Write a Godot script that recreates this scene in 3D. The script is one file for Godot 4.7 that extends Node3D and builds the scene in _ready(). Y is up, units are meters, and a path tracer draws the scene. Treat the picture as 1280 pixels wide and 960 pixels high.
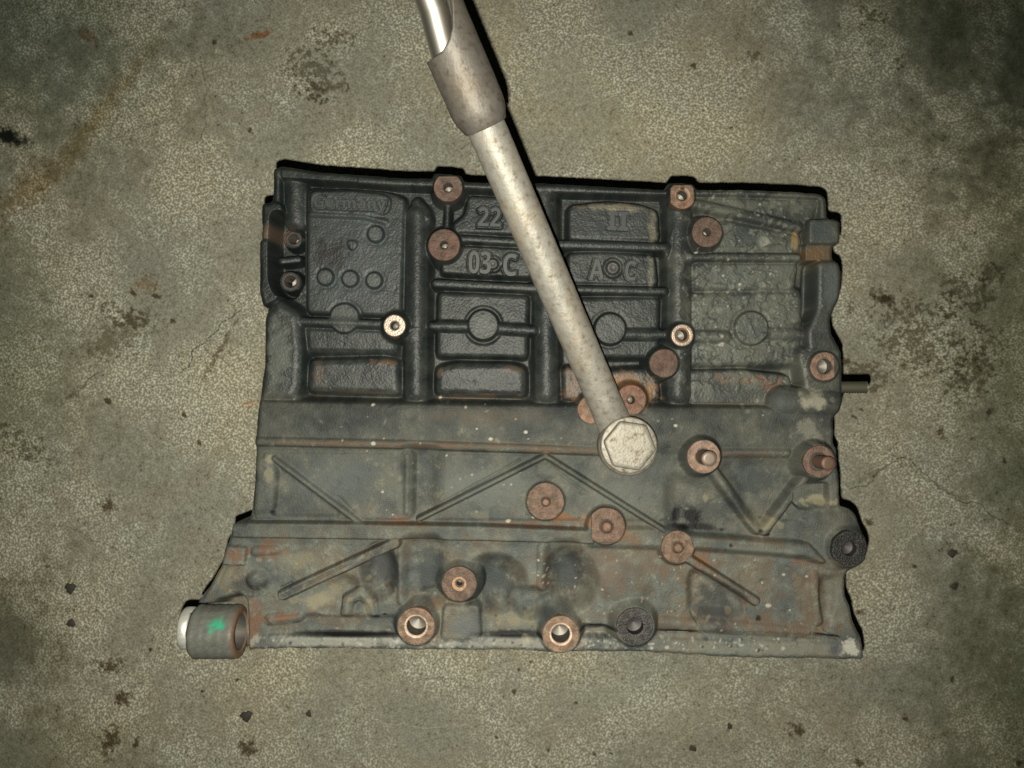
extends Node3D
# A bare engine block lying on its side on a concrete floor, seen from straight above by the light of a phone's flash.
# Lengths in the builders are millimetres; heights are relative to the crankcase skirt, which lies REF mm above the floor.

const REF := 200.0
const EYE := 730.0            # height of the lens over the floor
const FOC := 967.0
const S := 0.55               # grid step of the casting
const GX := -236.0
const GZ := -156.0
const NX := 890
const NZ := 650

var H := PackedFloat32Array()
var ID := PackedInt32Array()
var COL := PackedColorArray()
var N1 := PackedByteArray()
var N2 := PackedByteArray()
var N3 := PackedByteArray()
var part_names: Array[String] = ["crankcase_skirt"]
var outline := PackedVector2Array()
var rng := RandomNumberGenerator.new()
var mats := {}
var block: Node3D
var tint_noise := noise(0.16, 88, FastNoiseLite.TYPE_SIMPLEX_SMOOTH, 3)


# ------------------------------------------------------------------ helpers
func q(px: float, py: float, h := 0.0) -> Vector2:
	var d := (EYE - REF - h) / FOC
	return Vector2((px - 640.0) * d, (py - 480.0) * d)


func pt(px: float, py: float, h := 0.0) -> Vector3:      # metres, world
	var v := q(px, py, h)
	return Vector3(v.x, REF + h, v.y) * 0.001


func lin(r: float, g: float, b: float) -> Color:         # albedo colour from linear values
	return Color(r, g, b).linear_to_srgb()


func noise(freq: float, sd: int, kind := FastNoiseLite.TYPE_SIMPLEX_SMOOTH, oct := 3) -> FastNoiseLite:
	var n := FastNoiseLite.new()
	n.noise_type = kind
	n.seed = sd
	n.frequency = freq
	n.fractal_octaves = oct
	return n


func noise_bytes(n: FastNoiseLite, w: int, h: int) -> PackedByteArray:
	var im := n.get_image(w, h, false, false, true)
	im.convert(Image.FORMAT_L8)
	return im.get_data()


func noise_tex(n: FastNoiseLite, size: int, ramp: Gradient = null, as_normal := false, bump := 4.0) -> NoiseTexture2D:
	var t := NoiseTexture2D.new()
	t.noise = n
	t.width = size
	t.height = size
	t.seamless = true
	t.as_normal_map = as_normal
	t.bump_strength = bump
	if ramp:
		t.color_ramp = ramp
	return t


func ramp(stops: Array) -> Gradient:
	var g := Gradient.new()
	var offs := PackedFloat32Array()
	var cols := PackedColorArray()
	for s in stops:
		offs.append(s[0])
		cols.append(s[1])
	g.offsets = offs
	g.colors = cols
	return g


func tri(m: StandardMaterial3D, per_metre: float) -> StandardMaterial3D:
	m.uv1_triplanar = true
	m.uv1_world_triplanar = true
	m.uv1_scale = Vector3.ONE * per_metre
	return m


func tag(o: Node, label := "", category := "", group := "", kind := "") -> void:
	if label: o.set_meta("label", label)
	if category: o.set_meta("category", category)
	if group: o.set_meta("group", group)
	if kind: o.set_meta("kind", kind)


func part(called: String, mesh: Mesh, m: Material, parent: Node) -> MeshInstance3D:
	var o := MeshInstance3D.new()
	o.name = called
	o.mesh = mesh
	if m: o.material_override = m
	if called != "" and parent.has_node(called):
		var k := 1
		while parent.has_node("%s_%03d" % [called, k]): k += 1
		o.name = "%s_%03d" % [called, k]
	parent.add_child(o, true)
	return o


func thing(called: String, at: Vector3, label: String, category: String) -> Node3D:
	var o := Node3D.new()
	o.name = called
	o.position = at
	add_child(o, true)
	tag(o, label, category)
	return o


func grid_mesh(rows: int, cols: int, v: PackedVector3Array, c: PackedColorArray, closed := false, flip := false) -> ArrayMesh:
	# rows x cols points as a smooth sheet; closed joins the last column to the first
	var st := SurfaceTool.new()
	st.begin(Mesh.PRIMITIVE_TRIANGLES)
	st.set_smooth_group(0)
	for i in v.size():
		if c.size(): st.set_color(c[i])
		st.add_vertex(v[i])
	for r in rows - 1:
		for k in (cols if closed else cols - 1):
			var a := r * cols + k
			var b := r * cols + (k + 1) % cols
			var d := a + cols
			var e := b + cols
			var f := [a, b, d, b, e, d] if not flip else [a, d, b, b, d, e]
			for x in f: st.add_index(x)
	st.generate_normals()
	return st.commit()


# ------------------------------------------------------------------ relief of the casting
func poly(px: Array, h: float, soften := 0) -> PackedVector2Array:
	var p := PackedVector2Array()
	for i in range(0, px.size(), 2):
		p.append(q(px[i], px[i + 1], h))
	return rounded(p, 3.0 if soften == 1 else 2.2) if soften > 0 else p


func rounded(p: PackedVector2Array, r: float) -> PackedVector2Array:
	var o := PackedVector2Array()
	var n := p.size()
	for i in n:
		var b := p[i]
		var a := b.move_toward(p[(i + n - 1) % n], minf(r, 0.42 * b.distance_to(p[(i + n - 1) % n])))
		var c := b.move_toward(p[(i + 1) % n], minf(r, 0.42 * b.distance_to(p[(i + 1) % n])))
		o.append(a)
		o.append(a.lerp(b, 0.5).lerp(b.lerp(c, 0.5), 0.5))
		o.append(c)
	return o


func sd_poly(p: PackedVector2Array, x: float, y: float) -> float:
	var n := p.size()
	var best := 1e9
	var inside := false
	var ax := p[n - 1].x
	var ay := p[n - 1].y
	for i in n:
		var bx := p[i].x
		var by := p[i].y
		var ex := bx - ax
		var ey := by - ay
		var wx := x - ax
		var wy := y - ay
		var t := clampf((wx * ex + wy * ey) / (ex * ex + ey * ey + 1e-9), 0.0, 1.0)
		var dx := wx - ex * t
		var dy := wy - ey * t
		best = minf(best, dx * dx + dy * dy)
		if (ay > y) != (by > y) and x < ex * (y - ay) / ey + ax:
			inside = not inside
		ax = bx
		ay = by
	return -sqrt(best) if inside else sqrt(best)


func new_part(called: String) -> int:
	if called == "": return -1
	part_names.append(called)
	return part_names.size() - 1


# mode 0: set to h inside, 1: raise to at least h, 2: lower to at most h; wall = width of the flank, edge = rounding drop inside
func feat(called: String, px: Array, h: float, wall := 2.0, soften := 1, mode := 1, edge := 0.0, tilt := Vector2.ZERO) -> void:
	var p := poly(px, h, soften)
	var lo := p[0]
	var hi := p[0]
	for v in p:
		lo = lo.min(v)
		hi = hi.max(v)
	var mid := (lo + hi) * 0.5
	var n := new_part(called)
	for j in range(maxi(0, int((lo.y - wall - GZ) / S)), mini(NZ, int((hi.y + wall - GZ) / S) + 2)):
		for i in range(maxi(0, int((lo.x - wall - GX) / S)), mini(NX, int((hi.x + wall - GX) / S) + 2)):
			var x := GX + i * S
			var y := GZ + j * S
			var d := sd_poly(p, x, y)
			if d >= wall: continue
			var k := j * NX + i
			var t := h + tilt.x * (x - mid.x) + tilt.y * (y - mid.y)
			if edge > 0.0 and d > -edge * 2.5:
				var e := clampf(1.0 + d / (edge * 2.5), 0.0, 1.0)
				t -= edge * e * e
			if (mode == 1 and t < H[k]) or (mode == 2 and t > H[k]): continue
			var w := smoothstep(wall, 0.0, d)
			H[k] = lerpf(H[k], t, w)
			if n >= 0 and d < wall * 0.45: ID[k] = n


# a bar between two points with a rounded top; h0/h1 = crest heights at its ends
func rib(called: String, x0: float, y0: float, x1: float, y1: float, width_px: float, h0: float, h1: float, drop := 1.2, wall := 2.0) -> void:
	var a := q(x0, y0, h0)
	var b := q(x1, y1, h1)
	var r := width_px * 0.274
	var e := b - a
	var l2 := e.length_squared() + 1e-6
	var lo := a.min(b) - Vector2.ONE * (r + wall)
	var hi := a.max(b) + Vector2.ONE * (r + wall)
	var n := new_part(called)
	for j in range(maxi(0, int((lo.y - GZ) / S)), mini(NZ, int((hi.y - GZ) / S) + 2)):
		for i in range(maxi(0, int((lo.x - GX) / S)), mini(NX, int((hi.x - GX) / S) + 2)):
			var w := Vector2(GX + i * S, GZ + j * S) - a
			var t := clampf(w.dot(e) / l2, 0.0, 1.0)
			var d := (w - e * t).length()
			if d >= r + wall: continue
			var k := j * NX + i
			var c := minf(d / r, 1.0)
			var top := lerpf(h0, h1, t) - drop * c * c
			if top < H[k]: continue
			H[k] = lerpf(H[k], top, smoothstep(r + wall, r, d))
			if n >= 0 and d < r + wall * 0.4: ID[k] = n


func groove(x0: float, y0: float, x1: float, y1: float, width_px: float, depth: float) -> void:
	var a := q(x0, y0)
	var b := q(x1, y1)
	var r := width_px * 0.274
	var e := b - a
	var lo := a.min(b) - Vector2.ONE * r
	var hi := a.max(b) + Vector2.ONE * r
	for j in range(maxi(0, int((lo.y - GZ) / S)), mini(NZ, int((hi.y - GZ) / S) + 2)):
		for i in range(maxi(0, int((lo.x - GX) / S)), mini(NX, int((hi.x - GX) / S) + 2)):
			var w := Vector2(GX + i * S, GZ + j * S) - a
			var t := clampf(w.dot(e) / (e.length_squared() + 1e-6), 0.0, 1.0)
			var d := (w - e * t).length()
			if d < r:
				var c := 1.0 - d / r
				H[j * NX + i] -= depth * c * c * (3.0 - 2.0 * c)


# a round hump (or a dish, with negative rise) that fades out over its radius
func hump(px: float, py: float, rx_px: float, ry_px: float, rise: float) -> void:
	var c := q(px, py)
	var rx := rx_px * 0.548
	var ry := ry_px * 0.548
	for j in range(maxi(0, int((c.y - ry - GZ) / S)), mini(NZ, int((c.y + ry - GZ) / S) + 2)):
		for i in range(maxi(0, int((c.x - rx - GX) / S)), mini(NX, int((c.x + rx - GX) / S) + 2)):
			var u := (GX + i * S - c.x) / rx
			var v := (GZ + j * S - c.y) / ry
			var d := u * u + v * v
			if d < 1.0:
				var w := 1.0 - d
				H[j * NX + i] += rise * w * w * (3.0 - 2.0 * w)


# a round pad with a flank; moat lowers a ring round it
func disc(called: String, px: float, py: float, r_px: float, h: float, flank := 1.2, slope := 0.0, moat := 0.0) -> void:
	var c := q(px, py, h)
	var r := r_px * (EYE - REF - h) / FOC
	var out_r := r + flank + (3.0 if moat > 0.0 else 0.0)
	var n := new_part(called)
	for j in range(maxi(0, int((c.y - out_r - GZ) / S)), mini(NZ, int((c.y + out_r - GZ) / S) + 2)):
		for i in range(maxi(0, int((c.x - out_r - GX) / S)), mini(NX, int((c.x + out_r - GX) / S) + 2)):
			var d := Vector2(GX + i * S - c.x, GZ + j * S - c.y).length()
			var k := j * NX + i
			if moat > 0.0 and d >= r and d < out_r:
				H[k] -= moat * sin(PI * clampf((d - r) / (out_r - r), 0.0, 1.0))
			if d >= r + flank: continue
			var top := h - slope * maxf(0.0, d - r)
			if slope > 0.0:
				var blend := clampf(0.5 + 0.5 * (top - H[k]) / 3.0, 0.0, 1.0)
				H[k] = lerpf(H[k], top, blend) + (3.0 * blend * (1.0 - blend) if d > r else 0.0)
				continue
			if top < H[k]: continue
			H[k] = lerpf(H[k], top, smoothstep(r + flank, r, d)) if slope == 0.0 else top
			if n >= 0 and d < r + flank * 0.4: ID[k] = n


func blur(times: int) -> void:
	for t in times:
		var o := H.duplicate()
		for j in range(1, NZ - 1):
			for i in range(1, NX - 1):
				var k := j * NX + i
				o[k] = H[k] * 0.4 + (H[k - 1] + H[k + 1] + H[k - NX] + H[k + NX]) * 0.15
		H = o


# ------------------------------------------------------------------ colour of the casting: paint, dust, rust, oil, painted-in shade
func paint(px: float, py: float, rx_px: float, ry_px: float, c: Color, strength := 1.0, ragged := 0.5, turn := 0.0, h := 0.0) -> void:
	var o := q(px, py, h)
	var rx := rx_px * 0.548
	var ry := ry_px * 0.548
	var reach := maxf(rx, ry) * 1.5
	var cs := cos(turn)
	var sn := sin(turn)
	for j in range(maxi(0, int((o.y - reach - GZ) / S)), mini(NZ, int((o.y + reach - GZ) / S) + 2)):
		for i in range(maxi(0, int((o.x - reach - GX) / S)), mini(NX, int((o.x + reach - GX) / S) + 2)):
			var x := GX + i * S - o.x
			var y := GZ + j * S - o.y
			var u := (x * cs + y * sn) / rx
			var v := (-x * sn + y * cs) / ry
			var d := sqrt(u * u + v * v)
			if d > 1.5: continue
			var k := j * NX + i
			d += ragged * ((N2[k] - 128) * 0.0065 + (N1[k] - 128) * 0.0022)
			var w := smoothstep(1.1, 0.4, d) * strength
			if w > 0.0: COL[k] = COL[k].lerp(c, w)


# flakes of caked dirt with broken edges on the right-hand cell, thin ones on the skirt
func crust() -> void:
	for j in NZ:
		for i in NX:
			var k := j * NX + i
			var x := GX + i * S
			var y := GZ + j * S
			var w := smoothstep(112.0, 122.0, x) * smoothstep(205.0, 198.0, x) * smoothstep(8.0, 0.0, y) * smoothstep(-146.0, -140.0, y)
			if w > 0.0:
				var n := N2[k] + (N3[k] - 128) * 0.6 + (N1[k] - 128) * 0.18
				if n > 132.0:
					H[k] += 0.5 * w * smoothstep(132.0, 144.0, n)
					COL[k] = COL[k].lerp(Color(0.072, 0.077, 0.064), (0.10 + 0.5 * clampf((N3[k] - 110) / 60.0, 0.0, 1.0)) * w * smoothstep(132.0, 150.0, n))
				elif n > 124.0:
					COL[k] = COL[k].lerp(Color(0.030, 0.034, 0.032), 0.3 * w)


func set_colours() -> void:
	N1 = noise_bytes(noise(0.20, 11, FastNoiseLite.TYPE_SIMPLEX_SMOOTH, 2), NX, NZ)
	N2 = noise_bytes(noise(0.045, 12), NX, NZ)
	N3 = noise_bytes(noise(0.014, 13, FastNoiseLite.TYPE_SIMPLEX_SMOOTH, 4), NX, NZ)
	var black := Color(0.017, 0.021, 0.021)
	var dust := Color(0.076, 0.079, 0.064)
	var dark_dust := Color(0.036, 0.040, 0.037)
	var tan := Color(0.135, 0.128, 0.095)
	for j in NZ:
		for i in NX:
			var k := j * NX + i
			var x := GX + i * S
			var y := GZ + j * S
			var a := (N1[k] - 128) / 128.0
			var b := (N2[k] - 128) / 128.0
			var c := (N3[k] - 128) / 128.0
			# how dusty: the oiled paint of the upper wall stays dark, the skirt and the right end are dusty
			var low := smoothstep(-8.0, 45.0, y + 10.0 * c)
			var right := smoothstep(95.0, 140.0, x + 12.0 * c) * smoothstep(-160.0, -128.0, y) * 0.75
			var w := clampf(maxf(low, right) * (0.88 + 0.30 * c + 0.12 * b) + 0.04 + 0.06 * b, 0.0, 1.0)
			dust = Color(0.060, 0.066, 0.062).lerp(Color(0.088, 0.089, 0.073), clampf(0.5 + 0.75 * c + 0.12 * b, 0.0, 1.0))
			var col := black.lerp(dark_dust, clampf(0.30 + 0.7 * c + 0.3 * b, 0.0, 1.0)).lerp(dust, w)
			var worn := clampf((b + 0.6 * a + 0.5 * c - 0.62) * 1.2, 0.0, 0.35) * maxf(low, right)
			col = col.lerp(tan, worn)
			var brown := clampf((0.5 * c - 0.5 * b + 0.08) * 1.6, 0.0, 0.6) * smoothstep(50.0, 130.0, y)
			col = col.lerp(Color(0.078, 0.064, 0.047), brown)
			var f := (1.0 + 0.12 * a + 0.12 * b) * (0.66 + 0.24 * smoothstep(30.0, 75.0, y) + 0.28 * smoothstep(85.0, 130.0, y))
			f *= 0.90 + 0.20 * rng.randf()
			COL[k] = Color(col.r * f, col.g * f, col.b * f)


func specks(count: int, px0: float, py0: float, px1: float, py1: float, c: Color, rmin: float, rmax: float) -> void:
	for n in count:
		paint(rng.randf_range(px0, px1), rng.randf_range(py0, py1), rng.randf_range(rmin, rmax), rng.randf_range(rmin, rmax) * 0.8, c, rng.randf_range(0.25, 0.9), 0.9, rng.randf() * 3.0)


# ------------------------------------------------------------------ casting mesh
func build_casting() -> void:
	# outline mask and distance near the edge
	var inside := PackedByteArray()
	inside.resize(NX * NZ)
	var n := outline.size()
	for j in NZ:
		var y := GZ + j * S + 0.0137
		var xs := PackedFloat32Array()
		for e in n:
			var a := outline[e]
			var b := outline[(e + 1) % n]
			if (a.y > y) != (b.y > y):
				xs.append(a.x + (b.x - a.x) * (y - a.y) / (b.y - a.y))
		xs.sort()
		for s in range(0, xs.size() - 1, 2):
			for i in range(maxi(0, ceili((xs[s] - GX) / S)), mini(NX - 1, floori((xs[s + 1] - GX) / S)) + 1):
				inside[j * NX + i] = 1
	var edge := PackedFloat32Array()
	edge.resize(NX * NZ)
	edge.fill(99.0)
	var near := PackedVector2Array()
	near.resize(NX * NZ)
	for e in n:
		var a := outline[e]
		var b := outline[(e + 1) % n]
		var ab := b - a
		var l2 := ab.length_squared() + 1e-9
		var lo := a.min(b) - Vector2.ONE * 4.5
		var hi := a.max(b) + Vector2.ONE * 4.5
		for j in range(maxi(0, int((lo.y - GZ) / S)), mini(NZ, int((hi.y - GZ) / S) + 2)):
			for i in range(maxi(0, int((lo.x - GX) / S)), mini(NX, int((hi.x - GX) / S) + 2)):
				var p := Vector2(GX + i * S, GZ + j * S)
				var f := a + ab * clampf((p - a).dot(ab) / l2, 0.0, 1.0)
				var d := p.distance_to(f)
				var k := j * NX + i
				if d < edge[k]:
					edge[k] = d
					near[k] = f
	# edge rounding and cast skin
	for k in NX * NZ:
		if edge[k] < 3.2:
			var t := 1.0 - (edge[k] if inside[k] else 0.0) / 3.2
			H[k] -= 2.4 * t * t
		H[k] += (N1[k] - 128) * (0.0006 - 0.0003 * smoothstep(0.0, 30.0, GZ + (k / NX) * S)) + (N2[k] - 128) * 0.0016
	# vertices
	var pos := PackedVector3Array()
	pos.resize(NX * NZ)
	var nor := PackedVector3Array()
	nor.resize(NX * NZ)
	for j in NZ:
		for i in NX:
			var k := j * NX + i
			var p := Vector2(GX + i * S, GZ + j * S)
			if not inside[k] and edge[k] < 2.0: p = near[k]
			pos[k] = Vector3(p.x, REF + H[k], p.y) * 0.001
			var l := H[k - 1] if i > 0 else H[k]
			var r := H[k + 1] if i < NX - 1 else H[k]
			var u := H[k - NX] if j > 0 else H[k]
			var d := H[k + NX] if j < NZ - 1 else H[k]
			nor[k] = Vector3((l - r) / (2.0 * S), 1.0, (u - d) / (2.0 * S)).normalized()
	var idx := {}
	for id in part_names.size(): idx[id] = PackedInt32Array()
	for j in NZ - 1:
		for i in NX - 1:
			var k := j * NX + i
			if inside[k] + inside[k + 1] + inside[k + NX] + inside[k + NX + 1] == 0: continue
			var l: PackedInt32Array = idx[ID[k]]
			l.append_array(PackedInt32Array([k, k + 1, k + NX, k + 1, k + NX + 1, k + NX]))
			idx[ID[k]] = l
	var names := {}
	for id in part_names.size():
		var src: PackedInt32Array = idx[id]
		if src.size() < 60: continue
		var remap := {}
		var v := PackedVector3Array()
		var no := PackedVector3Array()
		var c := PackedColorArray()
		var ix := PackedInt32Array()
		for k in src:
			var at: int = remap.get(k, -1)
			if at < 0:
				at = v.size()
				remap[k] = at
				v.append(pos[k])
				no.append(nor[k])
				c.append(COL[k])
			ix.append(at)
		var arr := []
		arr.resize(Mesh.ARRAY_MAX)
		arr[Mesh.ARRAY_VERTEX] = v
		arr[Mesh.ARRAY_NORMAL] = no
		arr[Mesh.ARRAY_COLOR] = c
		arr[Mesh.ARRAY_INDEX] = ix
		var am := ArrayMesh.new()
		am.add_surface_from_arrays(Mesh.PRIMITIVE_TRIANGLES, arr)
		var dusty: bool = part_names[id] in ["crankcase_skirt", "long_rib", "web_rib", "cross_beam", "bearing_ridge", "dirt_pocket", "pan_rail", "rail_fillet", "gusset", "gusset_rib", "boss_pedestal", "corner_lump", "oil_boss_arch", "oil_gallery", "slanted_rib", "end_edge", "lug_cheek"]
		part(part_names[id], am, mats.dusty_casting if dusty else mats.casting, block)
	# the sides of the block, from the outline's edge down to the floor
	var ring := PackedVector2Array()
	for e in n:
		var a := outline[e]
		var b := outline[(e + 1) % n]
		var m := maxi(1, int(a.distance_to(b) / 1.1))
		for s in m: ring.append(a.lerp(b, float(s) / m))
	var sides := PackedVector3Array()
	var sc := PackedColorArray()
	var cols := ring.size()
	var levels := 24
	var mean := Vector2.ZERO
	for v in ring: mean += v / cols
	for r in levels + 1:
		for v in ring:
			var k := clampi(roundi((v.y - GZ) / S), 0, NZ - 1) * NX + clampi(roundi((v.x - GX) / S), 0, NX - 1)
			var top := REF + H[k] + 0.15
			var t := float(r) / levels
			var w := v.lerp(mean, 0.05 * smoothstep(0.04, 0.35, t) + 0.03 * smoothstep(0.7, 1.0, t))
			sides.append(Vector3(w.x, lerpf(top, -0.5, t), w.y) * 0.001)
			sc.append(Color(0.04, 0.043, 0.04) * (0.8 + 0.4 * rng.randf()))
	part("side_wall", grid_mesh(levels + 1, cols, sides, sc, true, true), mats.casting, block)


# ------------------------------------------------------------------ bosses, holes, studs
func lathe(profile: Array, seg: int, flats: Array = [], wob := 0.0, rusty := false) -> ArrayMesh:
	# profile: [radius, y, Color] from the centre outwards/downwards, mm; flats: [angle, distance] cut the outline
	var v := PackedVector3Array()
	var c := PackedColorArray()
	var rmax := 0.0
	for p in profile: rmax = maxf(rmax, p[0])
	var ph := rng.randf() * TAU
	for p in profile:
		for s in seg:
			var th := TAU * s / seg
			var r: float = p[0]
			r *= 1.0 + wob * (sin(3.0 * th + ph) * 0.5 + sin(7.0 * th + ph * 2.0) * 0.3) * (p[0] / rmax)
			for f in flats:
				var cs := cos(th - f[0])
				if cs > 0.05: r = minf(r, (f[1] / cs) * (0.25 + 0.75 * p[0] / rmax) if p[0] > 0.5 * rmax else r)
			v.append(Vector3(cos(th) * r, p[1], sin(th) * r) * 0.001)
			var k: Color = p[2]
			var g := 1.0 + (rng.randf() - 0.5) * 0.26
			var at := Vector3(cos(th) * r + ph * 40.0, p[1], sin(th) * r)
			var n1 := tint_noise.get_noise_3dv(at)
			if not rusty:
				g *= 1.0 + 0.15 * n1
				c.append(Color(k.r * g, k.g * g, k.b * g))
				continue
			g *= 1.0 + 0.45 * n1
			var k2 := k.lerp(Color(k.r * 0.92, k.r * 0.66, k.r * 0.48), clampf(0.4 + 1.5 * tint_noise.get_noise_3dv(at * 0.6 + Vector3.ONE * 70.0), 0.0, 0.8))
			c.append(Color(k2.r * g, k2.g * g, k2.b * g))
	return grid_mesh(profile.size(), seg, v, c, true, true)


func thread_tube(r: float, y0: float, y1: float, pitch: float, depth: float, outward: bool) -> ArrayMesh:
	var prof := []
	var y := y0
	var c := Color(0.19, 0.17, 0.145)
	while y > y1:
		prof.append([r, y, c])
		prof.append([r + (-depth if outward else depth), y - pitch * 0.5, c])
		y -= pitch
	prof.append([r, y1, c])
	if not outward:
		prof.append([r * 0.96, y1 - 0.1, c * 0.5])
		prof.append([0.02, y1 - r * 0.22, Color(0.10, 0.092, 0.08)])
	return lathe(prof, 40)


# kind: "hole", "stud", "nub", "plain"
func boss(px: float, py: float, r_px: float, h: float, face: Color, kind := "hole", hole_px := 5.0, opts := {}) -> MeshInstance3D:
	var k := (EYE - REF - h) / FOC
	var r := r_px * k
	var hr := hole_px * k
	var flats: Array = []
	for f in opts.get("flats", []): flats.append([f[0], f[1] * k])
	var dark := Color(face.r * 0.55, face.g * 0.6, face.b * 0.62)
	var prof := []
	var dish: float = opts.get("dish", 0.0)
	if kind == "plain" or kind == "nub":
		prof.append([0.02, -dish, face])
		prof.append([r * 0.3, -dish, face])
	else:
		var chamfer: float = opts.get("chamfer", 0.7)
		var rim: Color = opts.get("rim", face)
		prof.append([hr, -chamfer - 0.3, rim])
		prof.append([hr + chamfer, -dish, rim])
		prof.append([hr + chamfer + 0.4, -dish, face])
	for t in [0.3, 0.4, 0.5, 0.58, 0.66, 0.74, 0.82, 0.9]:
		var rr: float = r * t
		if rr > prof[-1][0] + 0.3: prof.append([rr, -dish * (1.0 - t * 0.5), face])
	prof.append([r - 0.7, 0.0, face])
	prof.append([r - 0.2, -0.2, face])
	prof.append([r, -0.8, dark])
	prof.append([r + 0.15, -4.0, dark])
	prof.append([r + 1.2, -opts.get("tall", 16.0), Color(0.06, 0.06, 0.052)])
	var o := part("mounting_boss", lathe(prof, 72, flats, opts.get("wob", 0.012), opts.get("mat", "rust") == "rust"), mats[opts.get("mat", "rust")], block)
	o.position = pt(px, py, h)
	if opts.has("label"): o.set_meta("label", opts.label)
	if kind == "hole":
		var deep: float = opts.get("deep", 14.0)
		punch(px, py, h, hr + 0.6, deep + 4.0)
		part("threaded_hole", thread_tube(hr + 0.05, -0.8, -deep, 1.25, 0.55, false), mats[opts.get("hole_mat", "steel")], o)
	elif kind == "stud":
		var well: float = opts.get("well", hr + 1.4)
		var t := part("stud_recess", lathe([[hr + 0.1, -0.9, dark], [hr, -3.0, dark], [0.02, -3.2, dark]], 40), mats.rust, o)
		var st := thread_tube(well, opts.get("up", 16.0), -2.5, 1.2, 0.35, true)
		var s := part("stud", st, mats[opts.get("stud_mat", "dull_steel")], o)
		s.rotation = opts.get("lean", Vector3.ZERO)
		var top: float = opts.get("up", 16.0)
		var cap := part("stud_tip", lathe([[0.02, top + 0.5, Color(0.3, 0.26, 0.22)], [well * 0.55, top + 0.5, Color(0.3, 0.26, 0.22)], [well * 0.8, top + 0.4, Color(0.3, 0.26, 0.22)], [well, top - 0.6, Color(0.4, 0.36, 0.3)]], 40), mats[opts.get("stud_mat", "dull_steel")], o)
		cap.rotation = s.rotation
	elif kind == "nub":
		part("centre_nub", lathe([[0.02, 4.0, face * 1.5], [hr * 0.5, 3.9, face * 1.5], [hr * 0.8, 3.2, face * 1.3], [hr * 0.92, 1.0, face * 0.7], [hr * 1.0, 0.0, face * 0.5], [hr * 1.35, 0.12, face * 0.55], [hr * 1.45, -0.4, face]], 32), mats.rust, o)
	return o


func punch(px: float, py: float, h: float, r: float, deep: float) -> void:
	var c := q(px, py, h)
	for j in range(maxi(0, int((c.y - r - GZ) / S)), mini(NZ, int((c.y + r - GZ) / S) + 2)):
		for i in range(maxi(0, int((c.x - r - GX) / S)), mini(NX, int((c.x + r - GX) / S) + 2)):
			if Vector2(GX + i * S - c.x, GZ + j * S - c.y).length() < r: H[j * NX + i] = minf(H[j * NX + i], h - deep)


func tube_between(a: Vector3, b: Vector3, ra: float, rb: float, seg: int, rows: int, tint: Callable) -> ArrayMesh:
	var ax := (b - a).normalized()
	var u := ax.cross(Vector3.UP).normalized()
	var w := u.cross(ax)
	var v := PackedVector3Array()
	var c := PackedColorArray()
	for r in rows:
		var t := float(r) / (rows - 1)
		for s in seg:
			var th := TAU * s / seg
			var rr := lerpf(ra, rb, t)
			v.append(a.lerp(b, t) + (u * cos(th) + w * sin(th)) * rr)
			c.append(tint.call(t, th))
	return grid_mesh(rows, seg, v, c, true, false)


func moat(m: Mesh, t: Transform3D, deep_mm: float) -> void:
	var arr := m.surface_get_arrays(0)
	var v: PackedVector3Array = arr[Mesh.ARRAY_VERTEX]
	var ix = arr[Mesh.ARRAY_INDEX]
	var near := {}
	var n: int = ix.size() if ix != null and ix.size() > 0 else v.size()
	for f in range(0, n - 2, 3):
		var p := PackedVector2Array()
		for c in 3:
			var w := t * v[ix[f + c] if ix != null and ix.size() > 0 else f + c]
			p.append(Vector2(w.x, w.z) * 1000.0)
		if absf((p[1] - p[0]).cross(p[2] - p[0])) < 1e-4: continue
		var lo := p[0].min(p[1]).min(p[2]) - Vector2.ONE * 1.9
		var hi := p[0].max(p[1]).max(p[2]) + Vector2.ONE * 1.9
		for j in range(int((lo.y - GZ) / S), int((hi.y - GZ) / S) + 2):
			for i in range(int((lo.x - GX) / S), int((hi.x - GX) / S) + 2):
				var d := sd_poly(p, GX + i * S, GZ + j * S)
				var k := j * NX + i
				if d < near.get(k, 1.8): near[k] = d
	for k in near:
		var d: float = near[k]
		if d > 0.0: H[k] -= deep_mm * sin(PI * minf(1.0, (d + 0.25) / 2.05))


func cast_text(s: String, px: float, py: float, h: float, high_px: float, wide: float, deep := 1.1, gap := 0.0) -> void:
	var f := SystemFont.new()
	f.font_names = PackedStringArray(["Droid Sans"])
	f.font_weight = 700
	var m := TextMesh.new()
	m.font = f
	m.font_size = 48
	m.text = s
	m.depth = deep
	m.pixel_size = high_px * 0.548 / 35.0
	m.curve_step = 2.0
	var o := part("raised_lettering", m, mats.lettering, block)
	o.scale = Vector3(wide, 1.0, 1.0) * 0.001
	o.transform.basis = Basis(Vector3.UP, deg_to_rad(-2.0)) * Basis(Vector3.RIGHT, -PI / 2) * Basis.from_scale(Vector3(wide, 1.0, 1.0) * 0.001)
	o.position = pt(px, py, h + deep * 0.2)
	o.set_meta("label", "raised cast lettering reading %s" % s)
	moat(m, o.transform, minf(1.1, deep * 0.75))


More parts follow.
